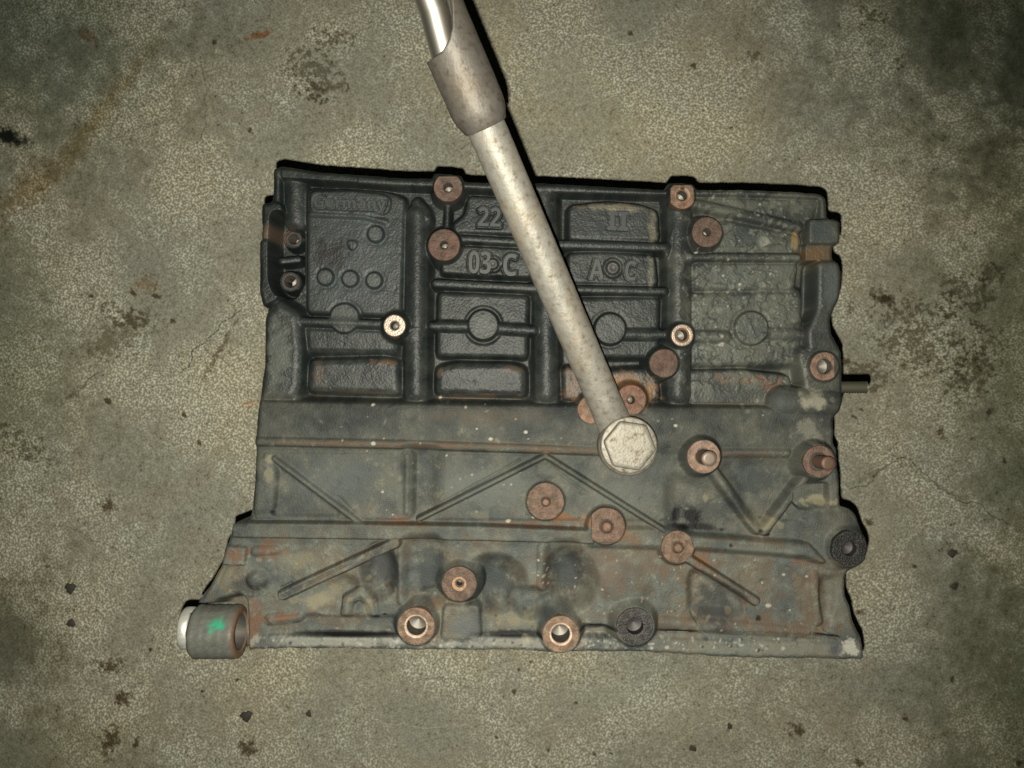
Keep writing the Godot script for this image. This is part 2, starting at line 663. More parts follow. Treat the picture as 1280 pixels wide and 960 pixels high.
# ------------------------------------------------------------------ materials
func make_materials() -> void:
	var m := StandardMaterial3D.new()
	m.vertex_color_use_as_albedo = true
	m.roughness = 0.50
	m.metallic_specular = 0.36
	m.normal_enabled = true
	m.normal_texture = noise_tex(noise(0.11, 21, FastNoiseLite.TYPE_SIMPLEX_SMOOTH, 2), 512, null, true, 5.0)
	m.normal_scale = 0.19
	mats.casting = tri(m, 9.0)
	m = m.duplicate()
	m.roughness = 0.64
	m.metallic_specular = 0.32
	m.normal_texture = noise_tex(noise(0.15, 23, FastNoiseLite.TYPE_SIMPLEX_SMOOTH, 2), 512, null, true, 5.0)
	m.normal_scale = 0.34
	mats.dusty_casting = m
	m = StandardMaterial3D.new()
	m.albedo_color = lin(0.018, 0.021, 0.021)
	m.roughness = 0.56
	mats.lettering = m
	# rusted machined faces
	m = StandardMaterial3D.new()
	m.vertex_color_use_as_albedo = true
	m.albedo_texture = noise_tex(noise(0.018, 31, FastNoiseLite.TYPE_SIMPLEX_SMOOTH, 5), 512, ramp([[0.0, Color(0.70, 0.66, 0.62)], [0.45, Color(0.90, 0.87, 0.85)], [0.7, Color(1, 0.98, 0.96)], [1.0, Color(1, 1, 1)]]))
	m.roughness = 0.72
	m.normal_enabled = true
	m.normal_texture = noise_tex(noise(0.07, 32), 512, null, true, 6.0)
	m.normal_scale = 0.8
	mats.rust = tri(m, 16.0)
	m = m.duplicate()
	m.normal_scale = 2.0
	m.roughness = 0.6
	mats.grit = m
	m = StandardMaterial3D.new()
	m.vertex_color_use_as_albedo = true
	m.roughness = 0.4
	m.metallic = 0.55
	m.normal_enabled = true
	m.normal_texture = mats.rust.normal_texture
	m.normal_scale = 0.15
	mats.worn_metal = tri(m, 16.0)
	m = StandardMaterial3D.new()
	m.vertex_color_use_as_albedo = true
	m.metallic = 0.6
	m.roughness = 0.48
	mats.steel = m
	m = StandardMaterial3D.new()
	m.albedo_color = lin(0.022, 0.018, 0.018)
	m.metallic = 0.0
	m.roughness = 0.55
	mats.dark_steel = m
	m = StandardMaterial3D.new()
	m.albedo_color = lin(0.15, 0.115, 0.09)
	m.metallic = 0.4
	m.roughness = 0.5
	mats.dull_steel = m
	m = m.duplicate()
	m.albedo_color = lin(0.075, 0.07, 0.05)
	mats.olive_steel = m
	m = StandardMaterial3D.new()
	m.albedo_color = lin(0.10, 0.058, 0.04)
	m.metallic = 0.2
	m.roughness = 0.6
	mats.rusty_steel = m
	m = StandardMaterial3D.new()
	m.albedo_color = lin(0.74, 0.70, 0.63)
	m.metallic = 1.0
	m.roughness = 0.40
	mats.chrome = m
	# zinc-grey pipe with dirt and freckles
	m = StandardMaterial3D.new()
	m.vertex_color_use_as_albedo = true
	m.albedo_texture = noise_tex(noise(0.022, 41, FastNoiseLite.TYPE_SIMPLEX_SMOOTH, 5), 512, ramp([[0.0, Color(0.45, 0.39, 0.33)], [0.22, Color(0.84, 0.8, 0.75)], [0.4, Color(0.95, 0.94, 0.92)], [1.0, Color(1, 1, 1)]]))
	m.roughness = 0.58
	m.metallic = 0.45
	m.normal_enabled = true
	m.normal_texture = noise_tex(noise(0.06, 42), 512, null, true, 4.0)
	m.normal_scale = 0.28
	mats.pipe = tri(m, 14.0)


# ------------------------------------------------------------------ floor
func make_floor() -> void:
	var w := 2048
	var h := 1536
	var mm := 0.635
	var a := noise_bytes(noise(0.085, 51, FastNoiseLite.TYPE_SIMPLEX_SMOOTH, 2), w, h)      # mottling
	var b := noise_bytes(noise(0.028, 52, FastNoiseLite.TYPE_SIMPLEX_SMOOTH, 3), w, h)
	var c := noise_bytes(noise(0.006, 53, FastNoiseLite.TYPE_SIMPLEX_SMOOTH, 4), w, h)
	var d := noise_bytes(noise(0.0035, 54, FastNoiseLite.TYPE_SIMPLEX_SMOOTH, 3), w, h)
	var wn := noise(0.07, 55, FastNoiseLite.TYPE_SIMPLEX_SMOOTH, 1)
	wn.domain_warp_enabled = true
	wn.domain_warp_amplitude = 9.0
	wn.domain_warp_frequency = 0.09
	var worm := noise_bytes(wn, w, h)
	var g4 := noise_bytes(noise(0.20, 56, FastNoiseLite.TYPE_SIMPLEX, 2), w, h)
	var alb := PackedByteArray()
	alb.resize(w * h * 3)
	var bump := PackedByteArray()
	bump.resize(w * h)
	var fr := PackedFloat32Array()
	for i in 256: fr.append((i - 128) / 128.0)
	var wh := PackedFloat32Array()
	for i in 65536: wh.append((rng.randf() - 0.5) * 0.07 + (0.10 if rng.randf() < 0.006 else 0.0) - (0.13 if rng.randf() < 0.003 else 0.0))
	for k in w * h:
		var fa := fr[a[k]]
		var fb := fr[b[k]]
		var fc := fr[c[k]]
		var fd := fr[d[k]]
		var fw := absf(fr[worm[k]])
		var fg := fr[g4[k]]
		var ridge := clampf(0.34 - fw, 0.0, 0.34) * 2.9              # pale threads of cement paste
		var density := clampf(0.50 + 1.1 * fc + 0.6 * fb + 0.5 * fd, 0.08, 1.0)
		var fleck := clampf((fg + 0.35 * fa + 0.2 * ridge - 0.16) * 2.2, 0.0, 1.0) * density   # pale sand and paste between the brown-grey matrix
		var strong := density
		var t := 0.226 + 0.030 * fc + 0.022 * fb + 0.02 * fd + 0.045 * fa + (0.05 + 0.04 * density) * fg + 0.19 * fleck + 0.8 * wh[(k * 7919 + (k >> 11) * 104729) & 65535]
		t = clampf(t, 0.06, 0.75)
		var br := clampf(0.62 + 0.6 * fd - 0.25 * fb - 0.6 * fleck, 0.0, 1.0)
		var r := t * (0.975 + 0.085 * br)
		var g := t * (0.978 - 0.006 * br)
		var bl := t * (0.790 - 0.08 * br)
		# dark pores
		if fg + 0.5 * fa + 0.5 * fb < -1.12:
			r *= 0.45
			g *= 0.43
			bl *= 0.40
		var j := k * 3
		alb[j] = int(255.0 * pow(r, 0.4545))
		alb[j + 1] = int(255.0 * pow(g, 0.4545))
		alb[j + 2] = int(255.0 * pow(bl, 0.4545))
		bump[k] = clampi(int(128.0 + 40.0 * fa * strong + 40.0 * fg * strong + 50.0 * (ridge - 0.4) + 20.0 * fb), 0, 255)
	# stains and painted light falloff: [px, py, rx, ry, turn, r, g, b (multipliers), strength, raggedness]
	for s in floor_stains_and_falloff():
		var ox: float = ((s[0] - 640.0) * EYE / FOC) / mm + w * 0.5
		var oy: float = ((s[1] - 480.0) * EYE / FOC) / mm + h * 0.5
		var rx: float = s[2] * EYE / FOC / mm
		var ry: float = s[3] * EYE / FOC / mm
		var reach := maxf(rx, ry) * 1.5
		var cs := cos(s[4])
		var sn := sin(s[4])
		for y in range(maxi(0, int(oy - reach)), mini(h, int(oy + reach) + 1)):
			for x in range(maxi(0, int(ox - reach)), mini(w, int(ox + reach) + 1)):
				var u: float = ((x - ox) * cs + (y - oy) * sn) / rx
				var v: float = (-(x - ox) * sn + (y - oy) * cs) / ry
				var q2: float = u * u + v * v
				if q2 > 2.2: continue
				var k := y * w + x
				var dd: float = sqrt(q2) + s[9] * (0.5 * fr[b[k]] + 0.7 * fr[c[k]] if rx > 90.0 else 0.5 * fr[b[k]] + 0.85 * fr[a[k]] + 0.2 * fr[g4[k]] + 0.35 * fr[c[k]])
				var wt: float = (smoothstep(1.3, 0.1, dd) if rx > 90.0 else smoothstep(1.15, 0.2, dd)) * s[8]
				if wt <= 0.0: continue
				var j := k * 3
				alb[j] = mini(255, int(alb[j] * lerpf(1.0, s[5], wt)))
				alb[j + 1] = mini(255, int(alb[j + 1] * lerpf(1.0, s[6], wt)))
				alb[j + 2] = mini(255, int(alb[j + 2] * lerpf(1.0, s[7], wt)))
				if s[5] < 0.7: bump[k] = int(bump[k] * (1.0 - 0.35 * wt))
	# hairline cracks and scuffs: wandering lines [px, py, angle, length px, strength]
	for l in [[250, 70, 1.35, 130, 0.30], [300, 388, 2.15, 120, 0.50], [1110, 568, 0.55, 190, 0.35], [1062, 612, -0.5, 90, 0.30], [95, 497, -0.7, 50, 0.35], [700, 40, 0.2, 160, -0.16], [880, 120, 0.9, 110, -0.16], [940, 900, 2.8, 150, -0.14], [420, 880, 0.15, 190, -0.14], [1180, 180, 1.9, 140, 0.22], [60, 650, 0.4, 130, 0.22], [520, 850, 0.1, 90, 0.22]]:
		var x: float = ((l[0] - 640.0) * EYE / FOC) / mm + w * 0.5
		var y: float = ((l[1] - 480.0) * EYE / FOC) / mm + h * 0.5
		var ang: float = l[2]
		for step in int(l[3] * EYE / FOC / mm * 1.6):
			ang += (rng.randf() - 0.5) * 0.55 + (l[2] - ang) * 0.08
			x += cos(ang) * 0.62
			y += sin(ang) * 0.62
			if rng.randf() < 0.25: continue
			for o in 2:
				var k := clampi(int(y), 0, h - 1) * w + clampi(int(x) + o, 0, w - 1)
				for ch in 3: alb[k * 3 + ch] = clampi(int(alb[k * 3 + ch] * (1.0 - 0.7 * l[4] * (1.0 - 0.5 * o))), 0, 255)
	var m := StandardMaterial3D.new()
	m.albedo_texture = ImageTexture.create_from_image(Image.create_from_data(w, h, false, Image.FORMAT_RGB8, alb))
	var nb := Image.create_from_data(w, h, false, Image.FORMAT_L8, bump)
	nb.convert(Image.FORMAT_RGBA8)
	nb.bump_map_to_normal_map(2.2)
	m.normal_enabled = true
	m.normal_texture = ImageTexture.create_from_image(nb)
	m.normal_scale = 0.6
	m.roughness = 0.85
	m.metallic_specular = 0.3
	var st := SurfaceTool.new()
	st.begin(Mesh.PRIMITIVE_TRIANGLES)
	var sx := w * mm * 0.001
	var sz := h * mm * 0.001
	for gz in range(-3, 4):
		for gx in range(-3, 4):
			var cx := gx * sx
			var cz := gz * sz
			var u0 := 0.0 if gx % 2 == 0 else 1.0
			var v0 := 0.0 if gz % 2 == 0 else 1.0
			var pts := [Vector3(cx - sx / 2, 0, cz - sz / 2), Vector3(cx + sx / 2, 0, cz - sz / 2), Vector3(cx - sx / 2, 0, cz + sz / 2), Vector3(cx + sx / 2, 0, cz + sz / 2)]
			var uvs := [Vector2(u0, v0), Vector2(1.0 - u0, v0), Vector2(u0, 1.0 - v0), Vector2(1.0 - u0, 1.0 - v0)]
			for i in [0, 1, 2, 1, 3, 2]:
				st.set_normal(Vector3.UP)
				st.set_uv(uvs[i])
				st.add_vertex(pts[i])
	st.generate_tangents()
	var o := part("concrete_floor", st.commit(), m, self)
	tag(o, "stained mottled grey concrete floor under the engine block", "", "", "structure")


func floor_stains_and_falloff() -> Array:
	var o := []
	# broad zones: dirt and paler patches, with flash falloff to the corners painted in
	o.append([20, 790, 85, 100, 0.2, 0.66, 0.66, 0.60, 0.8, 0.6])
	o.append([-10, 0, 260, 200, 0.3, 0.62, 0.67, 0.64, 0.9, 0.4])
	o.append([1330, -30, 330, 280, 0.0, 0.40, 0.44, 0.38, 0.9, 0.35])  # top-right corner darkened to stand for the flash falling off
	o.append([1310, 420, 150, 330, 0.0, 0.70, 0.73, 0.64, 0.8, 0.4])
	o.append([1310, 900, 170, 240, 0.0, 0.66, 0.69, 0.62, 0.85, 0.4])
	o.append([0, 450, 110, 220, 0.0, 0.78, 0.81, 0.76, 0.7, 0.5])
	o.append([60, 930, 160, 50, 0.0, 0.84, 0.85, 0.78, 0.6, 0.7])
	o.append([150, 420, 50, 22, -0.5, 0.72, 0.70, 0.62, 0.6, 0.8])
	o.append([600, 60, 260, 60, 0.0, 1.07, 1.07, 1.07, 0.7, 0.8])
	o.append([770, 130, 190, 75, 0.2, 1.10, 1.10, 1.08, 0.7, 0.9])
	o.append([300, 180, 150, 60, 0.5, 1.06, 1.06, 1.05, 0.6, 0.9])
	# brown streaks
	o.append([120, 150, 140, 15, -0.92, 0.86, 0.80, 0.68, 0.85, 0.5])
	o.append([30, 240, 50, 22, -0.9, 0.90, 0.80, 0.68, 0.7, 0.7])
	o.append([322, 44, 22, 4, -0.3, 0.95, 0.68, 0.50, 0.9, 0.5])
	o.append([110, 45, 16, 9, 0.6, 0.80, 0.62, 0.55, 0.6, 0.7])
	o.append([180, 355, 18, 10, 0.2, 0.95, 0.80, 0.68, 0.5, 0.7])
	o.append([310, 505, 16, 5, 0.1, 1.05, 0.92, 0.84, 0.8, 0.5])
	# scratch, crack, wheel marks
	o.append([258, 120, 62, 3.0, 1.33, 1.16, 1.16, 1.14, 0.8, 0.5])
	o.append([272, 440, 50, 4, -1.05, 0.72, 0.66, 0.60, 0.8, 0.5])
	o.append([1170, 605, 80, 5, 0.55, 0.80, 0.80, 0.74, 0.8, 0.5])
	o.append([1085, 595, 60, 4, -0.5, 0.84, 0.84, 0.78, 0.7, 0.5])
	o.append([88, 495, 22, 3, -0.7, 0.75, 0.75, 0.70, 0.7, 0.6])
	o.append([1230, 700, 50, 8, 0.6, 0.84, 0.84, 0.76, 0.6, 0.6])
	# speckled oil
	for s in [[390, 92, 34, 22], [415, 48, 24, 12], [395, 115, 22, 9], [1090, 20, 16, 12], [940, 72, 8, 7], [1118, 78, 9, 6], [1210, 362, 26, 20], [1190, 385, 16, 14], [1155, 425, 55, 34], [1215, 460, 24, 42], [1240, 345, 14, 12], [1080, 470, 30, 14], [30, 560, 36, 16], [150, 395, 30, 12], [1100, 365, 10, 6], [1065, 385, 6, 6]]:
		o.append([s[0], s[1], s[2], s[3], rng.randf() * 0.6, 0.55, 0.51, 0.44, 0.50, 1.5])
	# drips and flat spots
	for s in [[1190, 690, 10, 5], [1186, 680, 5, 4], [1192, 732, 6, 4], [1142, 708, 4, 4], [995, 912, 13, 9], [912, 908, 4, 7], [1072, 952, 9, 6], [867, 935, 5, 4], [1131, 899, 5, 3], [1190, 848, 4, 4], [1274, 953, 6, 5], [1085, 652, 6, 6], [1075, 765, 6, 5], [1105, 374, 13, 8], [1220, 408, 12, 6], [1177, 541, 6, 8], [1214, 548, 4, 3], [1255, 575, 5, 4], [1237, 515, 5, 6], [1057, 452, 5, 7], [1077, 512, 4, 2], [1068, 521, 4, 2], [135, 633, 12, 10], [135, 832, 22, 11], [155, 872, 14, 12], [137, 925, 13, 22], [170, 928, 4, 9], [308, 935, 14, 10], [296, 850, 4, 3], [58, 708, 3, 4], [112, 370, 4, 3], [165, 366, 5, 3], [195, 370, 6, 3], [268, 52, 4, 3], [312, 162, 5, 4], [214, 400, 6, 3], [135, 500, 5, 4], [249, 553, 4, 3], [230, 518, 4, 3], [866, 82, 5, 4], [913, 160, 3, 3], [788, 42, 4, 3], [824, 130, 3, 3], [600, 75, 3, 3], [620, 922, 3, 3], [665, 828, 5, 3], [641, 864, 4, 3], [648, 837, 3, 2], [720, 878, 3, 2], [742, 942, 4, 4], [764, 942, 3, 2], [685, 938, 3, 2]]:
		o.append([s[0], s[1], s[2], s[3], rng.randf() * 0.8, 0.50, 0.44, 0.36, 0.85, 0.6])
	# hollow oil spot at the left edge
	o.append([8, 170, 32, 12, 0.25, 0.12, 0.13, 0.10, 1.0, 0.35])
	# pale patches
	o.append([1075, 655, 40, 22, 0.1, 1.18, 1.18, 1.18, 0.5, 1.2])
	o.append([800, 870, 90, 40, 0.1, 1.08, 1.09, 1.09, 0.8, 0.9])
	o.append([545, 925, 60, 30, 0.0, 1.07, 1.08, 1.09, 0.6, 1.2])
	o.append([150, 465, 22, 12, 0.0, 1.10, 1.10, 1.08, 0.7, 0.6])
	return o


# ------------------------------------------------------------------ the scene
func _ready() -> void:
	rng.seed = 4711
	# camera, light, exposure
	var cam := Camera3D.new()
	cam.name = "camera"
	add_child(cam)
	cam.look_at_from_position(Vector3(0, EYE * 0.001, 0), Vector3.ZERO, Vector3.FORWARD)
	cam.fov = rad_to_deg(2.0 * atan(480.0 / FOC))
	cam.near = 0.02
	cam.far = 20.0
	cam.current = true
	var env := Environment.new()
	env.background_mode = Environment.BG_COLOR
	env.background_color = Color(0.06, 0.065, 0.06)
	env.tonemap_mode = Environment.TONE_MAPPER_LINEAR
	env.tonemap_exposure = 1.0
	env.sdfgi_enabled = true
	env.ssao_enabled = true
	env.ssil_enabled = true
	var we := WorldEnvironment.new()
	we.name = "night"
	we.environment = env
	add_child(we)
	var flash := AreaLight3D.new()
	flash.name = "phone_flash"
	flash.area_size = Vector2(0.005, 0.005)
	flash.area_normalize_energy = true
	flash.light_energy = 0.70
	flash.light_color = Color(1.0, 0.985, 0.92)
	flash.shadow_enabled = true
	add_child(flash)
	flash.look_at_from_position(Vector3(-0.0055, EYE * 0.001, 0.021), Vector3(-0.09, 0, 0.075), Vector3.FORWARD)

	make_materials()
	make_floor()
	block = thing("engine_block", Vector3.ZERO, "dark grey cast iron engine block lying on its side on the concrete floor", "engine block")
	H.resize(NX * NZ)
	ID.resize(NX * NZ)
	COL.resize(NX * NZ)
	set_outline()
	set_colours()
	shape_casting()
	blur(1)
	colour_casting()
	crust()
	add_lettering()
	add_bosses()
	build_casting()
	add_lug()
	add_lifting_bar()
	add_clumps()


func set_outline() -> void:
	outline = poly([340, 209, 350, 206, 400, 214, 446, 217, 500, 221, 540, 222, 542, 215, 577, 218, 579, 226, 690, 228, 760, 232, 834, 236, 836, 227, 868, 229, 872, 236, 930, 236, 1000, 239, 1028, 241, 1035, 247, 1036, 272, 1049, 275, 1050, 304, 1043, 308, 1043, 325, 1048, 328, 1051, 342, 1049, 372, 1041, 388, 1037, 400, 1038, 416, 1045, 430, 1052, 440, 1053, 498, 1047, 515, 1040, 523, 1040, 556, 1046, 562, 1047, 590, 1049, 633, 1062, 636, 1071, 645, 1074, 660, 1083, 675, 1083, 700, 1068, 710, 1057, 716, 1057, 745, 1063, 757, 1066, 775, 1073, 790, 1078, 800, 1079, 824, 1060, 824, 1010, 823, 930, 822, 860, 818, 800, 814, 724, 814, 690, 815, 640, 812, 560, 812, 500, 812, 420, 810, 360, 810, 318, 811, 304, 818, 296, 826, 240, 824, 238, 800, 240, 765, 252, 745, 262, 732, 276, 708, 281, 690, 288, 668, 292, 654, 311, 652, 314, 640, 318, 600, 320, 560, 323, 520, 326, 480, 330, 460, 330, 385, 325, 366, 325, 300, 327, 285, 327, 254, 338, 253, 340, 240], -3.0, 2)
	var fine := PackedVector2Array()
	var jn := noise(0.09, 61)
	for e in outline.size():
		var a := outline[e]
		var b := outline[(e + 1) % outline.size()]
		var m := maxi(1, int(a.distance_to(b) / 2.0))
		for t in m:
			var p := a.lerp(b, float(t) / m)
			var amp := 0.35 + 0.40 * smoothstep(170.0, 182.0, p.y)
			fine.append(p + Vector2(jn.get_noise_2d(p.x, p.y), jn.get_noise_2d(p.x + 500.0, p.y)) * amp)
	outline = fine


func shape_casting() -> void:
	H.fill(-3.0)
	# ---- upper wall: everything sits on a floor 13 mm down
	feat("water_jacket_wall", [330, 200, 1060, 220, 1050, 500, 1000, 503, 700, 500, 500, 497, 340, 494], -17.0, 5.0, 0, 2)
	# shoulder of the skirt
	feat("", [322, 520, 330, 515, 1045, 522, 1045, 552, 322, 546], 0.0, 14.0, 0, 1)
	# deck rim
	feat("deck_rim", [342, 200, 1037, 236, 1036, 248, 940, 244, 800, 243, 690, 240, 560, 234, 480, 231, 400, 226, 346, 219], -5.0, 2.0, 0, 1, 0.8)
	feat("deck_rim", [326, 203, 350, 208, 350, 254, 326, 254], -5.0, 2.0, 0, 1, 0.8)
	feat("deck_rim", [1026, 240, 1044, 240, 1044, 276, 1026, 276], -5.0, 2.0, 0, 1, 0.8)
	feat("deck_rim", [352, 212, 446, 219, 446, 227, 352, 222], -3.5, 1.0, 0, 1)
	# left end
	feat("end_flange", [331, 398, 345, 375, 372, 392, 376, 440, 374, 482, 366, 500, 325, 498], -2.0, 6.0, 1, 1, 2.0)
	feat("end_flange", [320, 300, 351, 298, 352, 360, 346, 374, 326, 384, 318, 376], -1.0, 1.2, 1, 1, 0.8)
	feat("end_flange", [322, 250, 352, 254, 353, 279, 322, 279], -2.0, 1.2, 1, 1, 0.8)
	feat("notch_face", [326, 278, 359, 280, 359, 299, 326, 298], -2.5, 1.0, 0, 0)
	feat("", [356, 276, 383, 280, 384, 358, 374, 374, 360, 372, 354, 356, 354, 300], -30.0, 2.0, 1, 2)
	rib("corner_column", 366, 226, 367, 272, 30, -7, -8, 4.0, 2.0)
	disc("end_lug", 366, 299, 12, -17.0, 1.5)
	disc("end_lug", 362, 352, 13, -15.0, 1.5)
	rib("", 352, 326, 372, 324, 10, -15, -17, 1.0, 1.0)
	# columns of the head bolts
	rib("bolt_column", 521, 268, 519, 490, 24, -4.0, -2.5, 3.4, 5.5)
	rib("bolt_column", 521, 252, 533, 272, 12, -7.0, -6.0, 2.0, 2.0)
	rib("bolt_column", 681, 240, 684, 492, 26, -5.0, -2.5, 3.4, 5.5)
	rib("bolt_column", 850, 262, 850, 492, 26, -5.0, -2.5, 3.4, 5.5)
	rib("bolt_column", 846, 272, 834, 318, 7, -6.0, -6.0, 1.5, 2.0)
	# first cell
	feat("raised_panel", [385, 236, 440, 237, 482, 240, 505, 247, 500, 394, 384, 390], -7.0, 3.0, 1, 1, 0.8)
	feat("name_panel", [388, 239, 440, 239, 478, 243, 489, 248, 486, 266, 470, 269, 388, 264], -5.2, 1.0, 1, 1, 0.3)
	rib("", 388, 267, 455, 270, 5, -5.0, -5.0, 0.8, 1.5)
	rib("", 455, 270, 482, 277, 5, -5.0, -5.4, 0.8, 1.5)
	disc("round_pad", 469, 292, 9.5, -3.4, 0.7, 0.0, 0.3)
	disc("round_pad", 406, 346, 9.5, -3.4, 0.7, 0.0, 0.3)
	disc("round_pad", 437, 348, 9.5, -3.4, 0.7, 0.0, 0.3)
	disc("round_pad", 467, 350, 9.5, -3.4, 0.7, 0.0, 0.3)
	feat("small_nub", [433, 300, 448, 302, 443, 312, 437, 312], -5.2, 0.8, 1, 1, 0.3)
	disc("round_pad", 430, 398, 18, -4.6, 1.0, 0.0, 0.5)
	feat("raised_panel", [384, 411, 495, 414, 494, 440, 384, 438], -7.5, 6.6, 1, 1, 1.0, Vector2(0, -0.08))
	rib("cross_rib", 372, 401, 484, 405, 8, -3.5, -3.5, 0.7, 2.3)
	feat("raised_panel", [388, 452, 480, 449, 497, 454, 498, 492, 386, 488], -6.5, 4.2, 1, 1, 1.6, Vector2(0, -0.04))
	# second cell
	feat("raised_panel", [586, 245, 662, 249, 662, 293, 568, 290, 566, 280, 582, 268], -6.5, 3.0, 1, 1, 0.8)
	rib("cross_rib", 578, 298, 672, 303, 8, -4.5, -4.5, 0.7, 2.3)
	feat("raised_panel", [580, 308, 664, 312, 664, 346, 552, 341, 553, 328, 568, 322], -6.5, 2.7, 1, 1, 0.6)
	rib("cross_rib", 545, 354, 674, 360, 9, -3.0, -3.0, 0.7, 2.7)
	feat("raised_panel", [549, 366, 660, 370, 658, 446, 547, 444], -6.8, 3.4, 1, 1, 1.0)
	disc("round_pad", 604, 406, 18.5, -1.6, 1.0, 0.0, 1.4)
	rib("cross_rib", 540, 407, 588, 408, 8, -3.0, -3.0, 0.7, 2.7)
	rib("cross_rib", 620, 410, 667, 413, 8, -3.0, -3.0, 0.7, 2.7)
	feat("raised_panel", [547, 462, 570, 455, 640, 456, 656, 463, 656, 494, 546, 491], -6.5, 4.2, 1, 1, 1.6, Vector2(0, -0.04))
	disc("", 616, 330, 5.5, -6.6, 0.6, 0.0, 1.4)
	# third cell
	feat("raised_panel", [712, 258, 760, 252, 800, 256, 822, 264, 824, 300, 711, 298], -7.0, 3.0, 1, 1, 0.8)
	rib("cross_rib", 703, 305, 832, 309, 9, -4.5, -4.5, 0.7, 2.7)
	feat("raised_panel", [711, 317, 760, 315, 818, 320, 822, 356, 711, 353], -7.0, 2.8, 1, 1, 0.7)
	disc("", 766, 335, 7, -7.1, 0.6, 0.0, 1.4)
	rib("cross_rib", 700, 361, 830, 364, 8, -4.0, -4.0, 0.7, 2.7)
	feat("raised_panel", [714, 374, 824, 371, 822, 446, 714, 446], -7.2, 3.4, 1, 1, 1.0)
	disc("round_pad", 763, 411, 19, -3.6, 1.0, 0.0, 0.5)
	rib("cross_rib", 782, 418, 840, 418, 9, -4.5, -4.5, 0.8, 2.7)
	feat("raised_panel", [704, 460, 748, 458, 752, 497, 706, 500], -6.0, 3.0, 1, 1, 1.0)
	feat("raised_panel", [764, 464, 806, 462, 822, 474, 824, 500, 764, 500], -6.5, 3.8, 1, 1, 1.0)
	# fourth cell, caked
	feat("raised_panel", [868, 246, 1030, 250, 1004, 282, 880, 262], -8.0, 7.6, 1, 1, 0.8)
	rib("slanted_rib", 868, 254, 1000, 284, 8, -5.0, -5.0, 0.8, 2.4)
	feat("raised_panel", [905, 276, 998, 294, 1002, 314, 890, 314], -9.0, 5.7, 1, 1, 0.8)
	rib("cross_rib", 864, 321, 998, 322, 7, -4.5, -4.5, 0.7, 2.7)
	feat("raised_panel", [868, 328, 996, 330, 992, 362, 868, 360], -8.0, 3.8, 1, 1, 0.8)
	feat("raised_panel", [866, 370, 1000, 364, 1002, 452, 868, 456], -8.6, 5.7, 1, 1, 0.8)
	disc("round_pad", 940, 410, 20, -5.4, 1.2, 0.0, 0.5)
	rib("cross_rib", 866, 420, 908, 421, 8, -5.4, -5.4, 0.6, 3.0)
	rib("cross_rib", 962, 416, 998, 418, 8, -6.4, -6.4, 0.6, 3.0)
	feat("raised_panel", [864, 464, 930, 463, 986, 470, 990, 484, 960, 490, 958, 506, 864, 505], -6.8, 2.3, 1, 1, 0.8)
	# right end
	feat("end_flange", [1012, 274, 1060, 274, 1060, 306, 1011, 305], -1.0, 1.4, 1, 1, 0.8)
	feat("notch_face", [1007, 307, 1060, 307, 1060, 326, 1007, 326], -5.0, 1.2, 0, 0)
	feat("", [1004, 334, 1019, 337, 1020, 372, 1008, 402, 1000, 400], -20.0, 3.0, 1, 2)
	feat("end_flange", [1023, 327, 1060, 327, 1060, 378, 1060, 436, 1012, 440, 1010, 414, 1022, 388], -1.0, 2.0, 1, 1, 1.2)
	feat("end_flange", [1000, 440, 1020, 434, 1062, 434, 1062, 500, 1010, 500], -2.0, 4.0, 1, 1, 1.0)
	rib("oil_gallery", 984, 504, 1044, 506, 38, 3.0, 3.0, 6.0, 2.5)
	rib("oil_gallery", 996, 538, 1040, 540, 34, 1.0, 1.0, 4.0, 2.5)
	# ---- skirt
	feat("", [322, 568, 1046, 574, 1046, 648, 322, 646], -1.5, 3.0, 0, 0)
	hump(800, 540, 140, 40, 2.0)
	rib("long_rib", 320, 552, 500, 556, 8, 2.4, 2.6, 0.8, 1.3)
	rib("long_rib", 500, 556, 765, 565, 8, 2.6, 2.0, 0.8, 1.3)
	rib("long_rib", 905, 567, 985, 567, 7, 1.4, 1.2, 0.8, 2.0)
	feat("", [518, 572, 536, 573, 534, 630, 522, 636], -7.0, 14.0, 0, 2)
	rib("bearing_ridge", 509, 570, 508, 640, 9, 0.0, -0.4, 1.6, 4.0)
	feat("", [340, 580, 420, 640, 346, 640], -4.5, 5.0, 0, 2)
	rib("web_rib", 342, 574, 447, 653, 4.5, 1.4, 1.4, 0.5, 1.4)
	groove(422, 622, 440, 640, 8, 1.2)
	rib("web_rib", 523, 650, 682, 570, 4.5, 3.4, 3.2, 0.5, 1.2)
	groove(527, 643, 650, 575, 4, 1.2)
	rib("web_rib", 682, 570, 833, 665, 4.5, 3.2, 2.8, 0.5, 1.2)
	groove(690, 584, 735, 618, 6, 0.8)
	hump(684, 588, 18, 14, -2.2)
	feat("", [846, 606, 884, 616, 924, 656, 846, 656], -7.0, 12.0, 0, 2)
	rib("web_rib", 895, 592, 948, 662, 7, 4.6, 2.2, 0.6, 3.4)
	feat("", [915, 584, 990, 586, 996, 600, 956, 644, 946, 642], -6.0, 12.0, 0, 2)
	rib("web_rib", 1008, 598, 957, 664, 6, 4.6, 2.2, 0.6, 3.4)
	feat("dirt_pocket", [986, 612, 1002, 604, 1034, 604, 1036, 632, 998, 634, 990, 628], -7.0, 1.6, 1, 2)
	feat("end_edge", [1036, 590, 1052, 590, 1052, 634, 1037, 634], 0.0, 1.4, 0, 1, 0.8)
	feat("end_edge", [322, 572, 336, 568, 344, 590, 340, 638, 318, 642], 0.5, 2.4, 1, 1, 1.0)
	# flat rib across the skirt
	feat("cross_beam", [290, 654, 420, 655, 600, 658, 740, 664, 742, 680, 600, 676, 440, 674, 290, 672], 4.4, 1.2, 0, 1, 0.5)
